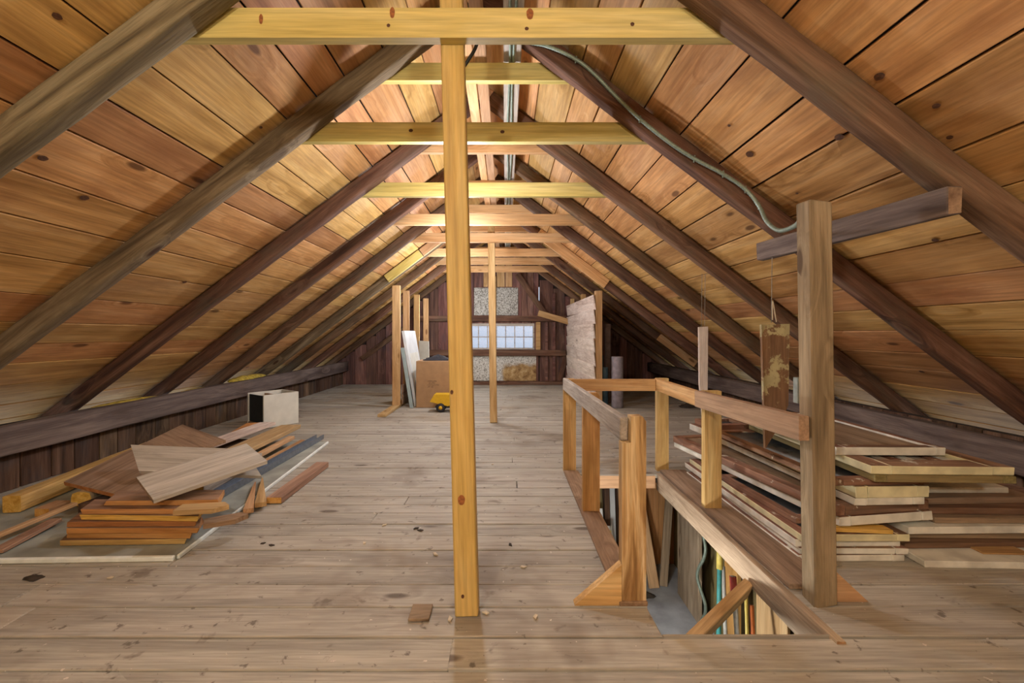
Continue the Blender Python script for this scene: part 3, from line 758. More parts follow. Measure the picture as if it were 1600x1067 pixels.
stick('short yellow stick low beside plywood, right one', (1.42, 2.36, ZB+.001), (1.46, 2.44, -.68), .012, MT['ylw'])
stick('thin teal stick far right in the stairwell', (1.50, 2.16, ZB+.001), (1.50, 2.24, -.40), .010, MT['cyan'])
o = tube('wire_coil', [(1.47+.02*math.sin(k), 3.36+.03*math.cos(k*1.3), -.35-.08*k) for k in range(11)], .012, MT['cable']); tag(o, 'bundle of grey wire hanging beside wide stairwell panel', 'wire')

# ------------------------------------------------------------------ left partition studs, box, door, toy
pw_ = empty('stud_partition', (-1.6, 6.6, 0)); tag(pw_, 'open row of pine studs dividing off the left side near the far gable', 'partition')
for (px, Y, zt) in ((618.5, 6.58, 1.80), (634, 7.30, 1.79), (650.5, 8.05, 1.79), (665, 8.95, 1.79)):
    X = (px-VX)*Y/F
    board('stud', (X, Y+.04, .036), (X, Y+.04, zt), .115 if Y < 7 else .10, .05, MT['stud'], up=(0, -1, 0), parent=pw_)
board('bottom_plate', (-1.62, 5.85, .018), (-1.60, 9.4, .018), .11, .036, MT['stud'], parent=pw_)
for k in range(2): board('base_board', (-1.535, 6.66, .11+.15*k), (-1.535, 7.6, .11+.15*k), .14, .02, MT['brownplank'], up=(1, 0, 0), parent=pw_)
cb = empty('cardboard_box', (-1.03, 6.8, 0)); tag(cb, 'tall brown cardboard box with black handwriting beside the far studs', 'box')
bx0, bx1, by0, by1, bz = -1.315, -.77, 6.58, 7.05, .685
box('body', (bx0, by0, .001), (bx1, by1, bz-.006), MT['card'], cb, c=.004)
box('flap', (bx0, by0, bz-.006), (bx1, by0+.23, bz-.001), MT['card'], cb, c=.001)
box('flap', (bx0, by0+.24, bz-.006), (bx1, by1, bz-.001), MT['card'], cb, c=.001)
vs, fs = [], []
for ln, (wl_, n_) in enumerate(((.15, 11), (.12, 8), (.18, 13), (.09, 6))):
    xx = -1.155+.01*(ln % 2); z = .39-.028*ln
    prev = None
    for q in range(n_*2):
        x_ = xx+wl_*q/(n_*2); zz = z+(.009 if q % 2 else -.007)*R.uniform(.4, 1.2)
        if prev and R.random() < .88:
            (xa, za) = prev; k = len(vs)
            vs += [(xa-.0018, -.0, za), (xa+.0018, 0, za), (x_+.0018, 0, zz), (x_-.0018, 0, zz)]; fs.append((k, k+1, k+2, k+3))
        prev = (x_, zz)
link('handwriting', mesh('handwriting', vs, fs), Matrix.Translation((0, by0-.0012, 0)), cb, (MT['ink'],))
# dark cloth heaped on the box
def heap(name, c, rx, ry, h, mat, n=18, seed=1, parent=None):
    q = random.Random(seed); vs, fs = [], []; m = 8
    for i in range(m+1):
        u = i/m
        for k in range(n):
            a = 2*math.pi*k/n; rr = (1-u**1.6)*(1+.22*math.sin(3*a+seed)+q.uniform(-.1, .1))
            vs.append((rx*rr*math.cos(a), ry*rr*math.sin(a), h*u*(1+q.uniform(-.2, .15))))
    for i in range(m):
        for k in range(n): fs.append((i*n+k, i*n+(k+1) % n, (i+1)*n+(k+1) % n, (i+1)*n+k))
    fs.append(tuple(range(n))[::-1]); fs.append(tuple(m*n+k for k in range(n)))
    return link(name, mesh(name, vs, fs, True), Matrix.Translation(V(c)), parent, (mat,))
o = heap('dark_cloth', (-1.02, 6.8, bz), .2, .15, .085, MT['black'], seed=3); tag(o, 'crumpled black cloth lying on top of cardboard box', 'cloth')
o = quad('leaning_door', [(-1.345, 6.70, .002), (-1.345, 7.50, .002), (-1.535, 7.50, 1.13), (-1.535, 6.70, 1.13)], .04, MT['doorw']); tag(o, 'pale grey door slab leaning on the studs behind cardboard box', 'door')
o2 = box('door_panel', (-.30, -.22, .019), (.30, .22, .024), MT['whitep'], None); o2.parent = o; o2.matrix_basis = Matrix.Translation((0, 0, .021))
o = quad('white_sheet', [(-1.53, 8.0, .002), (-1.33, 7.9, .002), (-1.36, 7.92, .95), (-1.55, 8.02, .96)], .01, MT['whitep']); tag(o, 'white sheet standing behind the cardboard box', 'panel')
o = quad('door_strip', [(-1.40, 6.56, .002), (-1.35, 6.56, .002), (-1.50, 6.62, .88), (-1.55, 6.62, .88)], .02, MT['doore']); tag(o, 'narrow pale green strip leaning in front of the door slab', 'board')
# toy dump truck
tk = empty('toy_truck', (-.82, 6.30, 0)); tag(tk, 'yellow plastic toy dump truck half hidden behind the nearest post', 'toy')
prism('dump_bed', [(-.25, .02), (.0, -.04), (.12, .0), (.12, .12), (-.19, .12)], (-.80, 6.40, .125), (1, 0, 0), (0, 0, 1), .2, MT['yplastic'], tk)
box('cab', (-.66, 6.21, .09), (-.53, 6.39, .27), MT['yplastic'], tk, c=.015)
box('chassis', (-.98, 6.24, .055), (-.52, 6.36, .085), MT['bplastic'], tk, c=.006)
for xx in (-.90, -.62):
    for (ya, yb2) in ((6.19, 6.235), (6.365, 6.41)):
        wh = lathe('wheel', [(.045, 0), (.063, .008), (.063, .037), (.045, .045)], (xx, ya, .0635), MT['bplastic'], tk, M0=Matrix.Rotation(-math.pi/2, 4, 'X'))
        lathe('hub', [(.026, -.003), (.026, .048)], (xx, ya, .0635), MT['yplastic'], wh, n=12, M0=Matrix.Rotation(-math.pi/2, 4, 'X'))

# ------------------------------------------------------------------ right partition and what stands behind it
rp = empty('board_partition', (1.36, 6.6, 0)); tag(rp, 'partition of whitewashed lapped boards on studs near the right far corner', 'partition')
board('stud', (1.37, 6.62, 0), (1.37, 6.62, 1.72), .10, .09, MT['stud'], up=(0, -1, 0), parent=rp)
board('stud', (1.37, 7.9, 0), (1.37, 7.9, 1.78), .08, .05, MT['stud'], up=(0, -1, 0), parent=rp)
board('stud', (1.37, 9.2, 0), (1.37, 9.2, 1.80), .08, .05, MT['stud'], up=(0, -1, 0), parent=rp)
for k in range(8):
    z = .10+.205*k
    dz = R.uniform(-.015, .015)
    board('plank', (1.296+R.uniform(-.004, .004), 6.56+R.uniform(-.03, .03), z+dz), (1.296, 9.42, z+R.uniform(-.01, .03)), .215, .02, MT['whitewash'], up=(-1, 0, -.09), parent=rp, jit=.006)
o = board('brace_board', pt(841, 489, 9.28), pt(889, 503, 9.28), .12, .04, MT['stud'], up=(0, -1, 0)); tag(o, 'short tilted pine board right of the far window', 'board')
def roll(label, x, y, r, h, mat):
    o = lathe('paper_roll', [(r*.9, .001), (r, .01), (r, h-.01), (r*.96, h), (r*.5, h), (r*.45, h-.05)], (x, y, 0), mat, n=24); tag(o, label, 'roll', 'rolls behind the partition')
roll('grey roll standing on end behind the far railing', 1.645, 6.60, .085, .75, MT['roll'])
roll('tall thin brown roll standing behind the grey roll', 1.60, 7.02, .048, 1.24, MT['rollw'])
roll('short blue roll standing beside the partition stud', 1.495, 6.78, .055, .58, MT['rollb'])
roll('thin pale-banded roll behind the short blue roll', 1.52, 7.15, .045, .74, MT['rollb'])

# sister boards on the sixth rafters
def slope_board(side, x0, x1, y, mat, label, off=-.075, w=.12, t=.035):
    s0, s1 = abs(x0-XR)/CS, abs(x1-XR)/CS
    a, b = slope_pt(side, s0, off), slope_pt(side, s1, off); a.y = b.y = y
    o = board('sister_board', a, b, w, t, mat, up=(0, -1, 0), end=MT['cut']); tag(o, label, 'board')
slope_board(-1, -1.28, -1.78, TIES[5]-.142, MT['pine_y'], 'short yellow pine board nailed to the sixth left rafter')
slope_board(1, .52, 1.52, TIES[5]-.142, MT['pine_p'], 'pinkish pine sister board nailed to the sixth right rafter', w=.14)
slope_board(-1, -.98, -1.27, TIES[5]-.142, MT['tan'], 'short tan board above the yellow one on the sixth left rafter')
slope_board(1, 2.55, 3.15, TIES[6]-.142, MT['stud'], 'orange-brown board nailed low on the seventh right rafter')

# ------------------------------------------------------------------ hanging boards
hb = empty('hanging_board', (1.525, 2.50, .46)); tag(hb, 'brown flaking board hung on string from the grey cross plank', 'board')
HBY = 2.50
def hang_poly():
    a, b, c, d = pt(1190, 507, HBY), pt(1234, 506, HBY), pt(1232, 632, HBY), pt(1196, 701, HBY)
    e = pt(1221, 660, HBY)
    ps = [d, e, c, b, a]
    return [(p.x-1.525, p.z-.8) for p in ps]
o = prism('panel', [(p[1], -p[0]) for p in hang_poly()], (1.525, HBY+.02, .8), (0, 0, 1), (-1, 0, 0), .02, MT['flaked'], hb)
tube('string', [V((pt(1208, 392, 2.5).x, 2.51, 1.522)), pt(1207, 504, 2.5)+V((0, .01, 0))], .002, MT['wire'], hb, n=5)
tube('string', [pt(1205, 500, 2.5)+V((0, -.012, 0)), pt(1208, 470, 2.5)+V((0, .005, 0)), pt(1211, 503, 2.5)+V((0, -.012, 0))], .003, MT['chip'], hb, n=5)
hs = empty('hanging_stick', (1.65, 3.64, .36)); tag(hs, 'narrow pale stick hanging from the third right rafter', 'stick')
HY = 3.64
prism('panel', [(p.z-.8, -(p.x-1.62)) for p in (pt(1098, 655, HY), pt(1105, 655, HY), pt(1106, 510, HY), pt(1092, 511, HY), pt(1093, 600, HY))][::1], (1.62, HY+.02, .8), (0, 0, 1), (-1, 0, 0), .025, MT['whitewash'], hs)
for q in (0, 5): tube('string', [pt(1097+q, 428, HY), pt(1096+q, 512, HY)], .002, MT['wire'], hs, n=5)
o = box('outlet_box', (1.655, 2.54, .70), (1.715, 2.58, .845), MT['box_e']); tag(o, 'grey metal outlet box half hidden behind thick square post', 'box')
o = tube('string', [(1.685, 2.55, .846), (1.685, 2.56, zr(1.685)-.0)], .002, MT['wire'], n=5); tag(o, 'thin string holding the grey outlet box', 'string')

# ------------------------------------------------------------------ pile of sashes, shutters and planks on the right
def sash(name, near_l, ang, w, l, z, t, mat, label, cat='window sash', fill='glass', cross=0, stile=.06, group='stack of old sashes', tilt=0.):
    """flat frame: near-left corner, angle of its long side from +Y (positive leans left), width, length"""
    M = Matrix.Translation(V((near_l[0], near_l[1], z))) @ Matrix.Rotation(math.radians(ang), 4, 'Z') @ Matrix.Rotation(math.radians(tilt), 4, 'X')
    root = link(name, None, M); tag(root, label, cat, group)
    def part(nm, lo, hi, m, c=.003, along='y'):
        lo, hi = V(lo), V(hi); d = hi-lo
        if along == 'y':
            vs, fs = chbox(d.y, d.x, d.z, c, .0012); T = Matrix.Rotation(math.pi/2, 4, 'Z')
        else:
            vs, fs = chbox(d.x, d.y, d.z, c, .0012); T = Matrix()
        me = mesh(nm, vs, fs); q = link(nm, me, M @ Matrix.Translation((lo+hi)/2) @ T, root, (m,))
        if nm in ('stile', 'rail') and m in (WS, CSH): me.materials.append(BS); me.polygons[5].material_index = 1
        return q
    g = .0008
    part('stile', (0, 0, 0), (stile, l, t), mat); part('stile', (w-stile, 0, 0), (w, l, t), mat)
    part('rail', (stile+g, 0, 0), (w-stile-g, stile*1.2, t), mat, along='x'); part('rail', (stile+g, l-stile, 0), (w-stile-g, l, t), mat, along='x')
    y0, y1 = stile*1.2, l-stile
    for k in range(cross):
        yy = y0+(y1-y0)*(k+1)/(cross+1); part('rail', (stile+g, yy-.018, t*.15), (w-stile-g, yy+.018, t*.85), mat, along='x')
    if fill == 'glass':
        part('pane', (stile, y0, t*.45), (w-stile, y1, t*.55), MT['sashglass'], c=.0004)
    elif fill == 'panel':
        part('panel', (stile, y0, t*.3), (w-stile, y1, t*.75), MT['greybrown'], c=.001)
    elif fill == 'slats':
        for k in range(7):
            xx = stile+(w-2*stile)*(k+.5)/7
            part('slat', (xx-.022, y0, t*.35+.002*(k % 2)), (xx+.018, y1, t*.62+.002*(k % 2)), [MT['white_sash'], MT['grey'], MT['brown_sash']][k % 3], c=.001)
    return root
WS, CSH, BS = MT['white_sash'], MT['cream_sash'], MT['brown_sash']
z = .001
LOW = ['lowest', 'second lowest', 'third lowest', 'fourth lowest']
for k in range(4):
    t = (.03, .028, .036, .034)[k]
    sash('window_sash', (1.405+.012*(k % 2), 2.15+.012*(k % 3)), (0.5, -.4, .7, 0)[k], .515+.01*(k % 2), 1.30, z, t, WS if k < 3 else CSH, f'{"white" if k < 3 else "cream"} painted sash, {LOW[k]} in the stack right of stairs', cross=1)
    z += t+.001
z_y = z
o = quad('yellow_lath', [(1.50, 2.17, z_y+.016), (1.86, 2.15, z_y+.010), (1.86, 2.21, z_y+.010), (1.50, 2.24, z_y+.016)], .018, MT['cut']); tag(o, 'thin yellowish lath wedged across the stack of sashes', 'lath')
sash('window_sash', (1.47, 2.27), 4, .40, .72, z_y, .025, BS, 'brown sash with bowed edge wedged half way up the stack', stile=.05)
z += .028
sash('window_sash', (1.62, 2.17), 8.5, .53, 1.55, z, .044, WS, 'long white-edged frame overhanging the left side of the stack', fill='panel', cross=1)
z += .045
sash('window_sash', (1.60, 2.18), 8.5, .545, 1.52, z, .05, BS, 'dark brown frame lying on the long white-edged frame', fill='panel')
z += .052
sash('window_sash', (1.70, 2.18), 3.0, .36, 1.38, z, .036, WS, 'narrow white sash under the thick cream sash', cross=1)
z += .037
sash('window_sash', (1.705, 2.18), 2.0, .37, 1.25, z, .055, CSH, 'thick cream sash with narrow ends near top of stack', cross=1)
z += .056
sash('window_sash', (1.60, 2.19), 3.0, .50, 1.15, z, .028, BS, 'brown glazed sash below the slatted shutter', stile=.055)
z += .029
sash('window_sash', (1.78, 2.16), -2.0, .66, 1.20, z, .034, MT['greenish'], 'olive-edged frame directly under the slatted shutter', cat='shutter', fill='panel')
z += .035
sash('slatted_shutter', (1.77, 2.17), -2.0, .67, 1.16, z, .040, CSH, 'cream-edged slatted shutter with bare brown top near right', cat='shutter', fill='slats', stile=.10)
z += .041
sash('panel_shutter', (1.74, 2.36), -1.0, .57, 1.05, z, .042, WS, 'flat panelled shutter topmost on the stack', cat='shutter', fill='panel', stile=.05)
ztop = z+.043
sash('window_sash', (1.63, 3.60), 6, .34, .30, .262, .05, WS, 'small white sash at the far end of the stack', stile=.05)
sash('window_sash', (1.66, 3.61), 4, .33, .28, .313, .045, BS, 'small brown sash on the small white one at far end', stile=.05)
# right half of the pile: planks and frames
RB = [((1.975, 2.08), -2, .95, .75, .001, .032, WS, 'white-edged plank lowest at the right of the pile'),
      ((1.965, 2.22), 1, .98, .80, .034, .026, MT['brownplank'], 'brown plank second from floor at right of the pile'),
      ((1.98, 2.26), -1, .98, .85, .061, .034, MT['greybrown'], 'grey brown plank third from floor at right of the pile'),
      ((2.0, 2.24), 1, .98, .80, .096, .036, WS, 'white-edged board in the middle of right pile'),
      ((2.18, 2.27), 0, .85, .80, .133, .03, MT['greybrown'], 'grey board above the white-edged board at right'),
      ((2.17, 2.30), -2, .86, .75, .164, .034, MT['brownplank'], 'brown stained board at right of the pile'),
      ((2.18, 2.36), 2, .62, .70, .199, .034, MT['greybrown'], 'short dark board under the white-topped one at right'),
      ((2.17, 2.42), 0, .55, .68, .234, .030, WS, 'short white-topped board under the olive frame')]
for (nl, ang, w_, l_, zz, t_, m_, lab) in RB:
    M = Matrix.Translation(V((nl[0]+w_/2, nl[1]+l_/2, zz+t_/2))) @ Matrix.Rotation(math.radians(ang), 4, 'Z')
    vs, fs = chbox(w_, l_, t_, .003, .0008)
    o = link('stacked_plank', mesh('stacked_plank', vs, fs), M, None, (m_,)); tag(o, lab, 'plank', 'planks at right of the pile')
o = board('wood_scrap', (2.30, 2.20, .038), (2.52, 2.19, .038), .09, .008, MT['stud']); tag(o, 'thin reddish wood scrap lying on the lowest right plank', 'scrap')

# ------------------------------------------------------------------ lumber pile on the left
a, b = fl(275, 874), fl(511, 693)
o = quad('foam_sheet', [(a.x, a.y, .011), (b.x, b.y, .011), (-3.25, b.y-.05, .011), (-3.25, a.y-.05, .011)], .02, MT['panel']); tag(o, 'large pale sheet lying under the lumber pile', 'sheet')
e1 = board('edge', (-3.25, a.y-.062, .012), (a.x, a.y-.012, .012), .02, .022, MT['panel_edge'], jit=.001, parent=o); e1['label'] = 'white broken near edge'
e2 = board('edge', (a.x+.009, a.y, .012), (b.x+.009, b.y, .012), .014, .022, MT['panel_edge'], jit=.001, parent=o)
ZP = .023
z = ZP+.002
STK = [(-2.28, -1.66, 2.27, .13, 'rail', 1.5), (-2.27, -1.64, 2.285, .14, 'orange', -.5), (-2.26, -1.60, 2.275, .14, 'orange', .5), (-2.27, -1.62, 2.29, .13, 'orange', 1), (-2.22, -1.60, 2.30, .13, 'cut', -2.), (-2.22, -1.62, 2.315, .14, 'orange', .5), (-2.14, -1.55, 2.36, .16, 'orange', 1.)]
for k, (x0, x1, yf, wd, mk, ang) in enumerate(STK):
    dy = math.tan(math.radians(ang))*(x1-x0)/2
    o = board('stacked_board', (x0, yf+wd/2-dy, z+.0135), (x1, yf+wd/2+dy, z+.0135), wd, .026, MT[mk], c=.002, jit=.003, skew=-.03, top=MT['brownplank'])
    tag(o, f'orange-edged board in the neat left stack, {ORD[k]} from the floor', 'board', 'neat stack of orange-edged boards'); z += .0275
ztk = z
for k, (px, py, zz, ang, back) in enumerate(((340, 818, .10, 30, .06), (322, 792, .193, 8, .10))):
    p = fl(px, py, zz)+V((0, -.05*k, 0)); d = V((math.cos(math.radians(ang)), math.sin(math.radians(ang)), 0))
    n_ = V((-d.y, d.x, 0))
    o = prism('broken_board', [(-back, -.045), (.08, -.05), (.14, .0), (.1, .045), (-back, .04)], p, d, n_, .024, MT['tan' if k else 'brownplank'])
    tag(o, ['broken pointed board low at right end of orange stack', 'flat broken board on top right of orange stack'][k], 'board', 'broken boards')
o = timber('square_timber', (-2.955, 2.68, .075), (-3.12, 3.95, .09), .098, .098, MT['rail'], rnd=.06, wob=.002, end=MT['cut']); tag(o, 'square timber with cracked pale end along left knee wall', 'timber')
o = timber('rough_stub', fl(126, 781, .085), fl(126, 781, .085)+V((-.12, .75, .02)), .11, .09, MT['greybrown'], rnd=.4, wob=.006, end=MT['cut']); tag(o, 'split log stub with bright orange end beside the square timber', 'log')
p = fl(68, 800, .05)
o = board('wood_block', p+V((-.0, -.01, 0)), p+V((.0, .12, .0)), .09, .05, MT['tan'], end=MT['cut']); tag(o, 'small pale wood block in front of the square timber', 'block')
o = board('lath', fl(-6, 838, .06), fl(118, 787, .09), .035, .02, MT['tan']); tag(o, 'long thin pale lath running to the left frame edge', 'lath')
o = board('lath', fl(-6, 862, .035), fl(88, 812, .05), .06, .02, MT['brownplank']); tag(o, 'dark brown strip below the long thin pale lath', 'lath')
def Q(cs): return [fl(*c) for c in cs]
def rect(A, B, D):
    A, B, D = V(A), V(B), V(D); return [A, B, B+(D-A), D]
o = quad('wide_plank', Q([(100, 755, .15), (204, 704, .24), (268, 735, .21), (211, 782, .15)]), .025, MT['greybrown'], end=MT['orange']); tag(o, 'wide grey brown plank tilted at left of the pile', 'plank')
A, B, D = fl(205, 697, .36), fl(383, 704, .33), fl(218, 738, .25)
o = quad('wide_plank', rect(A, B, D), .025, MT['palegrey'], end=MT['tan']); tag(o, 'light grey plank with pale orange left end on top of pile', 'plank')
A, B, D = fl(213, 748, .315), fl(385, 695, .39), fl(240, 784, .25)
o = quad('wide_plank', rect(A, B, D), .022, MT['palegrey'], end=MT['greybrown']); tag(o, 'long pale grey plank slanting across the front of the pile', 'plank')
o = quad('wide_plank', [fl(285, 664, .29), fl(353, 689, .24), fl(318, 703, .22), fl(214, 699, .26)], .022, MT['brownplank']); tag(o, 'brown diamond-shaped plank end at back of the pile', 'plank')
# small supports hidden under the tilted planks
for k, (p0, p1, w_, t_, lab) in enumerate((((-2.45, 2.62, 0.068), (-2.40, 3.3, 0.068), .12, .07, 'short dark timber under the tilted grey brown plank'), ((-2.25, 2.65, 0.072), (-2.17, 3.3, 0.072), .14, .08, 'dark timber under the light grey planks'),
                                           ((-2.5, 3.56, 0.083), (-2.46, 4.1, 0.083), .26, .10, 'stack of rough timber under brown diamond plank'))):
    o = timber('rough_timber', p0, p1, w_, t_, MT['wall'], rnd=.1, wob=.004); tag(o, lab, 'timber', 'rough timbers under the pile')
# long boards pointing away on the right of the pile
LB = [((-2.42, 3.15, .19), (-2.36, 4.45, .20), .16, .03, 'whitewash', 'white worn board pointing away at back of the pile'),
      ((-2.18, 3.32, .135), (-2.18, 4.55, .15), .20, .035, 'tan', 'wide tan board pointing away behind the grey planks'),
      ((-2.045, 3.66, .085), (-2.05, 4.30, .10), .06, .03, 'tan', 'thin tan strip beside the wide tan board'),
      ((-1.965, 3.66, .045), (-1.97, 4.35, .05), .045, .03, 'stud', 'thin pinkish strip next to the steel channel'),
      ((-2.50, 4.12, .15), (-2.60, 4.62, .16), .12, .035, 'orange', 'orange board end in front of the white cabinet'),
      ((-2.01, 2.92, .075), (-2.0, 3.60, .10), .085, .07, 'grey', 'grey timber with yellow cut end beside steel channel')]
for (p0, p1, w_, t_, mk, lab) in LB:
    o = board('long_board', p0, p1, w_, t_, MT[mk], end=MT['cut'] if 'cut end' in lab else None, jit=.003); tag(o, lab, 'board', 'long boards on the pile')
o = prism('steel_channel', [(-.04, 0), (.04, 0), (.04, .045), (.034, .045), (.034, .006), (-.034, .006), (-.034, .045), (-.04, .045)], (-1.885, 4.55, ZP+.001), (1, 0, 0), (0, 0, 1), 1.72, MT['metal']); tag(o, 'long bluish steel channel along right side of pile', 'channel')
a, b = fl(428, 780, .03), fl(504, 724, .03)
o = board('loose_board', V((a.x, a.y, .022)), V((b.x, b.y, .022)), .10, .042, MT['brownplank'], end=MT['cut']); tag(o, 'loose brown board with yellow end on bare floor', 'board')
for k, (x0, y0_, x1, y1_, w_) in enumerate(((388, 808, 399, 764, .055), (407, 798, 410, 757, .065))):
    a, b = fl(x0, y0_), fl(x1, y1_); d = (b-a); n_ = V((-d.y, d.x, 0)).normalized()
    o = prism('stake', [(0, -w_/2), (d.length, -.004), (d.length, .004), (0, w_/2)], V((a.x, a.y, .0235)), d, n_, .028, MT['stud']); tag(o, ['pointed wooden stake on the floor, left of two', 'pointed wooden stake on the floor, right of two'][k], 'stake', 'pointed stakes')
# white cabinet turned away
cbm = empty('white_cabinet', (-2.80, 5.40, 0), math.radians(55)); tag(cbm, 'small chipped white open cabinet standing behind the lumber pile', 'cabinet')
M0 = WM[cbm]
HC, CW, CD = .385, .21, .19
def cpart(n, lo, hi, m): return box(n, lo, hi, m, cbm, c=.003, M0=M0)
cpart('front_panel', (-CW, -CD, .003), (CW, -CD+.02, HC), MT['whitep'])
cpart('back_panel', (-CW, CD-.02, .003), (CW, CD, HC), MT['whitep'])
cpart('side_panel', (CW-.018, -CD+.022, .003), (CW, CD-.022, HC), MT['whitep'])
cpart('base', (-CW, -CD+.022, .003), (CW-.02, CD-.022, .05), MT['brownplank'])
cpart('divider', (-.02, -CD+.022, .052), (-.005, CD-.022, HC-.02), MT['tan'])
cpart('shade_sheet', (-CW+.012, -CD+.022, .052), (-CW+.022, CD-.022, HC-.012), MT['cav'])  # dark sheet across the open side, painting in the interior shade

# ------------------------------------------------------------------ yellow insulation tufts on the left plate
def tuft(y0, y1, h, label, x=XL+.02, z=.43):
    q = random.Random(int(y0*100)); vs, fs = [], []; n = 10; m = 14
    for i in range(m+1):
        u = i/m; yy = y0+(y1-y0)*u; e = math.sin(math.pi*min(1, max(.0, u)))**.5
        for k in range(n):
            a = 2*math.pi*k/n
            vs.append((x-.06+.085*math.cos(a)*(.3+.7*e)*q.uniform(.8, 1.2), yy, z+h*.5+h*.5*math.sin(a)*(.2+.8*e)*q.uniform(.7, 1.25)))
    for i in range(m):
        for k in range(n): fs.append((i*n+k, (i+1)*n+k, (i+1)*n+(k+1) % n, i*n+(k+1) % n))
    fs = [f[::-1] for f in fs]
    fs.append(tuple(range(n))[::-1]); fs.append(tuple(m*n+k for k in range(n)))
    o = link('insulation_tuft', mesh('insulation_tuft', vs, fs, True), mats=(MT['insul'],)); tag(o, label, 'insulation', 'insulation tufts on the left plate')
tuft(3.78, 4.55, .05, 'yellow insulation tuft on left plate between third and fourth rafters')
tuft(4.82, 5.5, .04, 'yellow insulation tuft on left plate between fourth and fifth rafters')
tuft(5.68, 6.5, .10, 'largest yellow insulation tuft on left plate, between fifth and sixth rafters')

# ------------------------------------------------------------------ bits on the floor
o = box('floor_patch', (-.372, 1.705, .0005), (-.292, 1.80, .012), MT['greybrown'], c=.002); tag(o, 'small square wood patch on the floor by the nearest post', 'patch')
o = heap('dark_rag', fl(52, 904), .04, .022, .018, MT['dirt'], seed=5); tag(o, 'small dark rag on the floor at left foreground', 'rag')
o = heap('debris_clump', fl(1078, 636), .18, .10, .06, MT['dirt'], seed=8); tag(o, 'dark clump of debris on floor behind the railing', 'debris')
o = heap('debris_clump', (1.20, 3.84, ZB), .07, .06, .03, MT['dirt'], seed=9); tag(o, 'heap of dirt at the far end of the stair landing', 'debris')
CH = [(738, 727, 'pale wood sliver on floor right of the nearest post'), (600, 821, 'pale chip on floor left of the nearest post'), (680, 867, 'long white sliver on floor left of the nearest post'), (818, 887, 'small white chip mid floor right of post'),
      (770, 726, 'tiny white fragment beyond the nearest post'), (570, 849, 'small pale chip far left of the nearest post'), (657, 829, 'dark bark flake on floor left of post'), (650, 826, 'second dark bark flake on floor left of post'),
      (797, 852, 'dark bark chip on the floor in front of the railing'), (424, 853, 'black bark flake on floor below the stakes'), (411, 850, 'smaller black flake beside the bark flake'), (704, 968, 'crumb of debris at foot of nearest post'), (759, 958, 'crumb of wood right of nearest post foot'), (173, 903, 'small orange wood crumb in the left foreground'), (836, 965, 'pinkish chip on floor below the gusset')]
for k, (px, py, lab) in enumerate(CH):
    p = fl(px, py); dk = 'dark' in lab or 'black' in lab
    L_ = R.uniform(.018, .035)*(1.6 if 'sliver' in lab else 1)
    o = prism('wood_chip', [(-L_/2, -.006), (L_*.3, -.009), (L_/2, .001), (-.1*L_, .008)], p+V((0, 0, .001)), (math.cos(k), math.sin(k)*.6, 0), (-math.sin(k)*.6, math.cos(k), 0), .005, MT['dirt'] if dk else MT['chip'])
    tag(o, lab, 'chip', 'chips on the floor')

# ------------------------------------------------------------------ single dark knots that show in the wood
KM = plain('knot_wood', '#573620', .7, 0, .3, 90.); KR = plain('red_knot_wood', '#94582a', .7, 0, .25, 90.)
def knot(parent, c, n, rx, ry, mat, along=(1, 0, 0)):
    """flat oval set 0.6 mm proud of a face with normal n"""
    n = V(n).normalized(); u = V(along); u = (u-n*u.dot(n)).normalized(); v = n.cross(u)
    vs = [(rx*math.cos(2*math.pi*k/14)*(1+.08*math.sin(k*2.3)), ry*math.sin(2*math.pi*k/14), 0) for k in range(14)] + [(0, 0, .0004)]
    fs = [(k, (k+1) % 14, 14) for k in range(14)]
    M = Matrix((u, v, n)).transposed().to_4x4(); M.translation = V(c)+n*.0012
    return link('knot', mesh('knot', vs, fs), M, parent, (mat,))
def on_slope(x, y, side):                                  # photo pixel on the sheathing underside
    dx, dz = (x-VX)/F, -(y-VY)/F
    # H + dz*Y = zs0 - SL*side*(dx*Y - XR)
    Y = (ZA+RT/CS+SL*side*XR-H)/(dz+SL*side*dx)
    return V((dx*Y, Y, H+dz*Y))
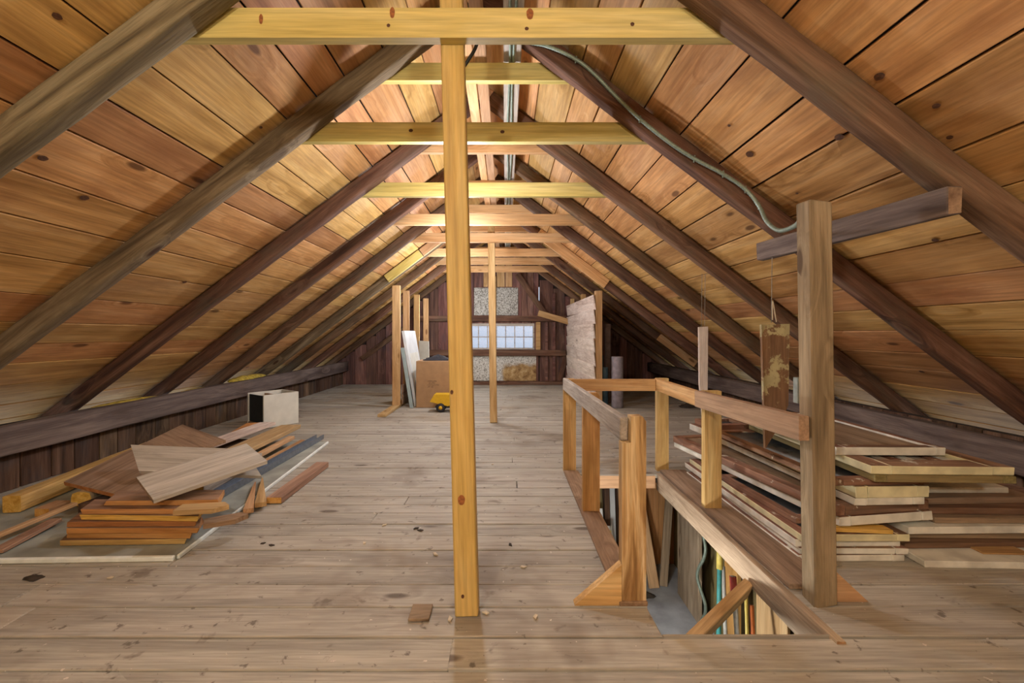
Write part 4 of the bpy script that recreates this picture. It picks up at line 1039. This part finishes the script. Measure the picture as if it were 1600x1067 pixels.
for (x, y, side, r) in ((1375, 118, 1, .020), (1172, 240, 1, .026), (1312, 213, 1, .022), (1464, 164, 1, .014), (1485, 213, 1, .012), (1246, 301, 1, .010), (1462, 374, 1, .016), (1441, 580, 1, .02), (66, 246, -1, .020),
                        (131, 308, -1, .022), (88, 24, -1, .016), (288, 440, -1, .02), (407, 198, -1, .012), (1140, 195, 1, .011), (1090, 180, 1, .008)):
    p = on_slope(x, y, side)
    knot(CEIL[side], p+V((-side*SN, 0, -CS))*.0035, (-side*SN, 0, -CS), r*1.0, r*.72, KM, (0, 1, 0))
for (px, py, rx, ry, m_) in ((721, 778, .014, .020, KR), (706, 612, .006, .009, KM), (723, 925, .006, .008, KM)):
    t_ = (H-(py-VY)*1.76/F)/2.94
    c = V((-.151, 1.775, 0)).lerp(V((-.232, 1.835, 2.94)), t_)
    knot(POST1, V(((px-VX)*(c.y-.045)/F, c.y-.0450, c.z)), (0, -1, .02), rx, ry, m_)
for (px, py, rx, ry, m_) in ((607, 40, .007, .007, KM), (823, 45, .008, .007, KM), (988, 38, .008, .008, KM), (613, 20, .010, .022, KR), (828, 22, .014, .022, KR), (408, 30, .008, .02, KR)):
    knot(TIE1, pt(px, py, TIES[0]), (0, -1, 0), rx, ry, m_)
for (px, py) in ((642, 204), (785, 206)): knot(TIE3, pt(px, py, TIES[1]), (0, -1, 0), .013, .010, KM)

# ------------------------------------------------------------------ added fill bulbs, each with cord and socket
for (loc, s, c, lab) in FILL_BULBS:
    x_, y_, z_ = loc
    big = s > 30
    r = .07 if big else .032
    root = empty('fill_bulb', loc); tag(root, lab, 'lamp', 'added fill bulbs')
    area = 4*math.pi*r*r
    em = emit('bulb_glow', c, s/(math.pi*area))
    n = 10
    prof = [(r*math.sin(math.pi*(k+.02)/(n+.04)), -r*math.cos(math.pi*(k+.02)/(n+.04))) for k in range(n+1)]
    lathe('bulb', prof, loc, em, root, n=16)
    lathe('socket', [(.016, r-.004), (.02, r+.01), (.02, r+.045), (.008, r+.05)], loc, MT['bplastic'], root, n=12)
    top = zs(x_)-.02 if z_ > 0 else -.065
    tube('cord', [(x_, y_, z_+r+.05), (x_, y_, top)], .004, MT['blackw'], root, n=6)
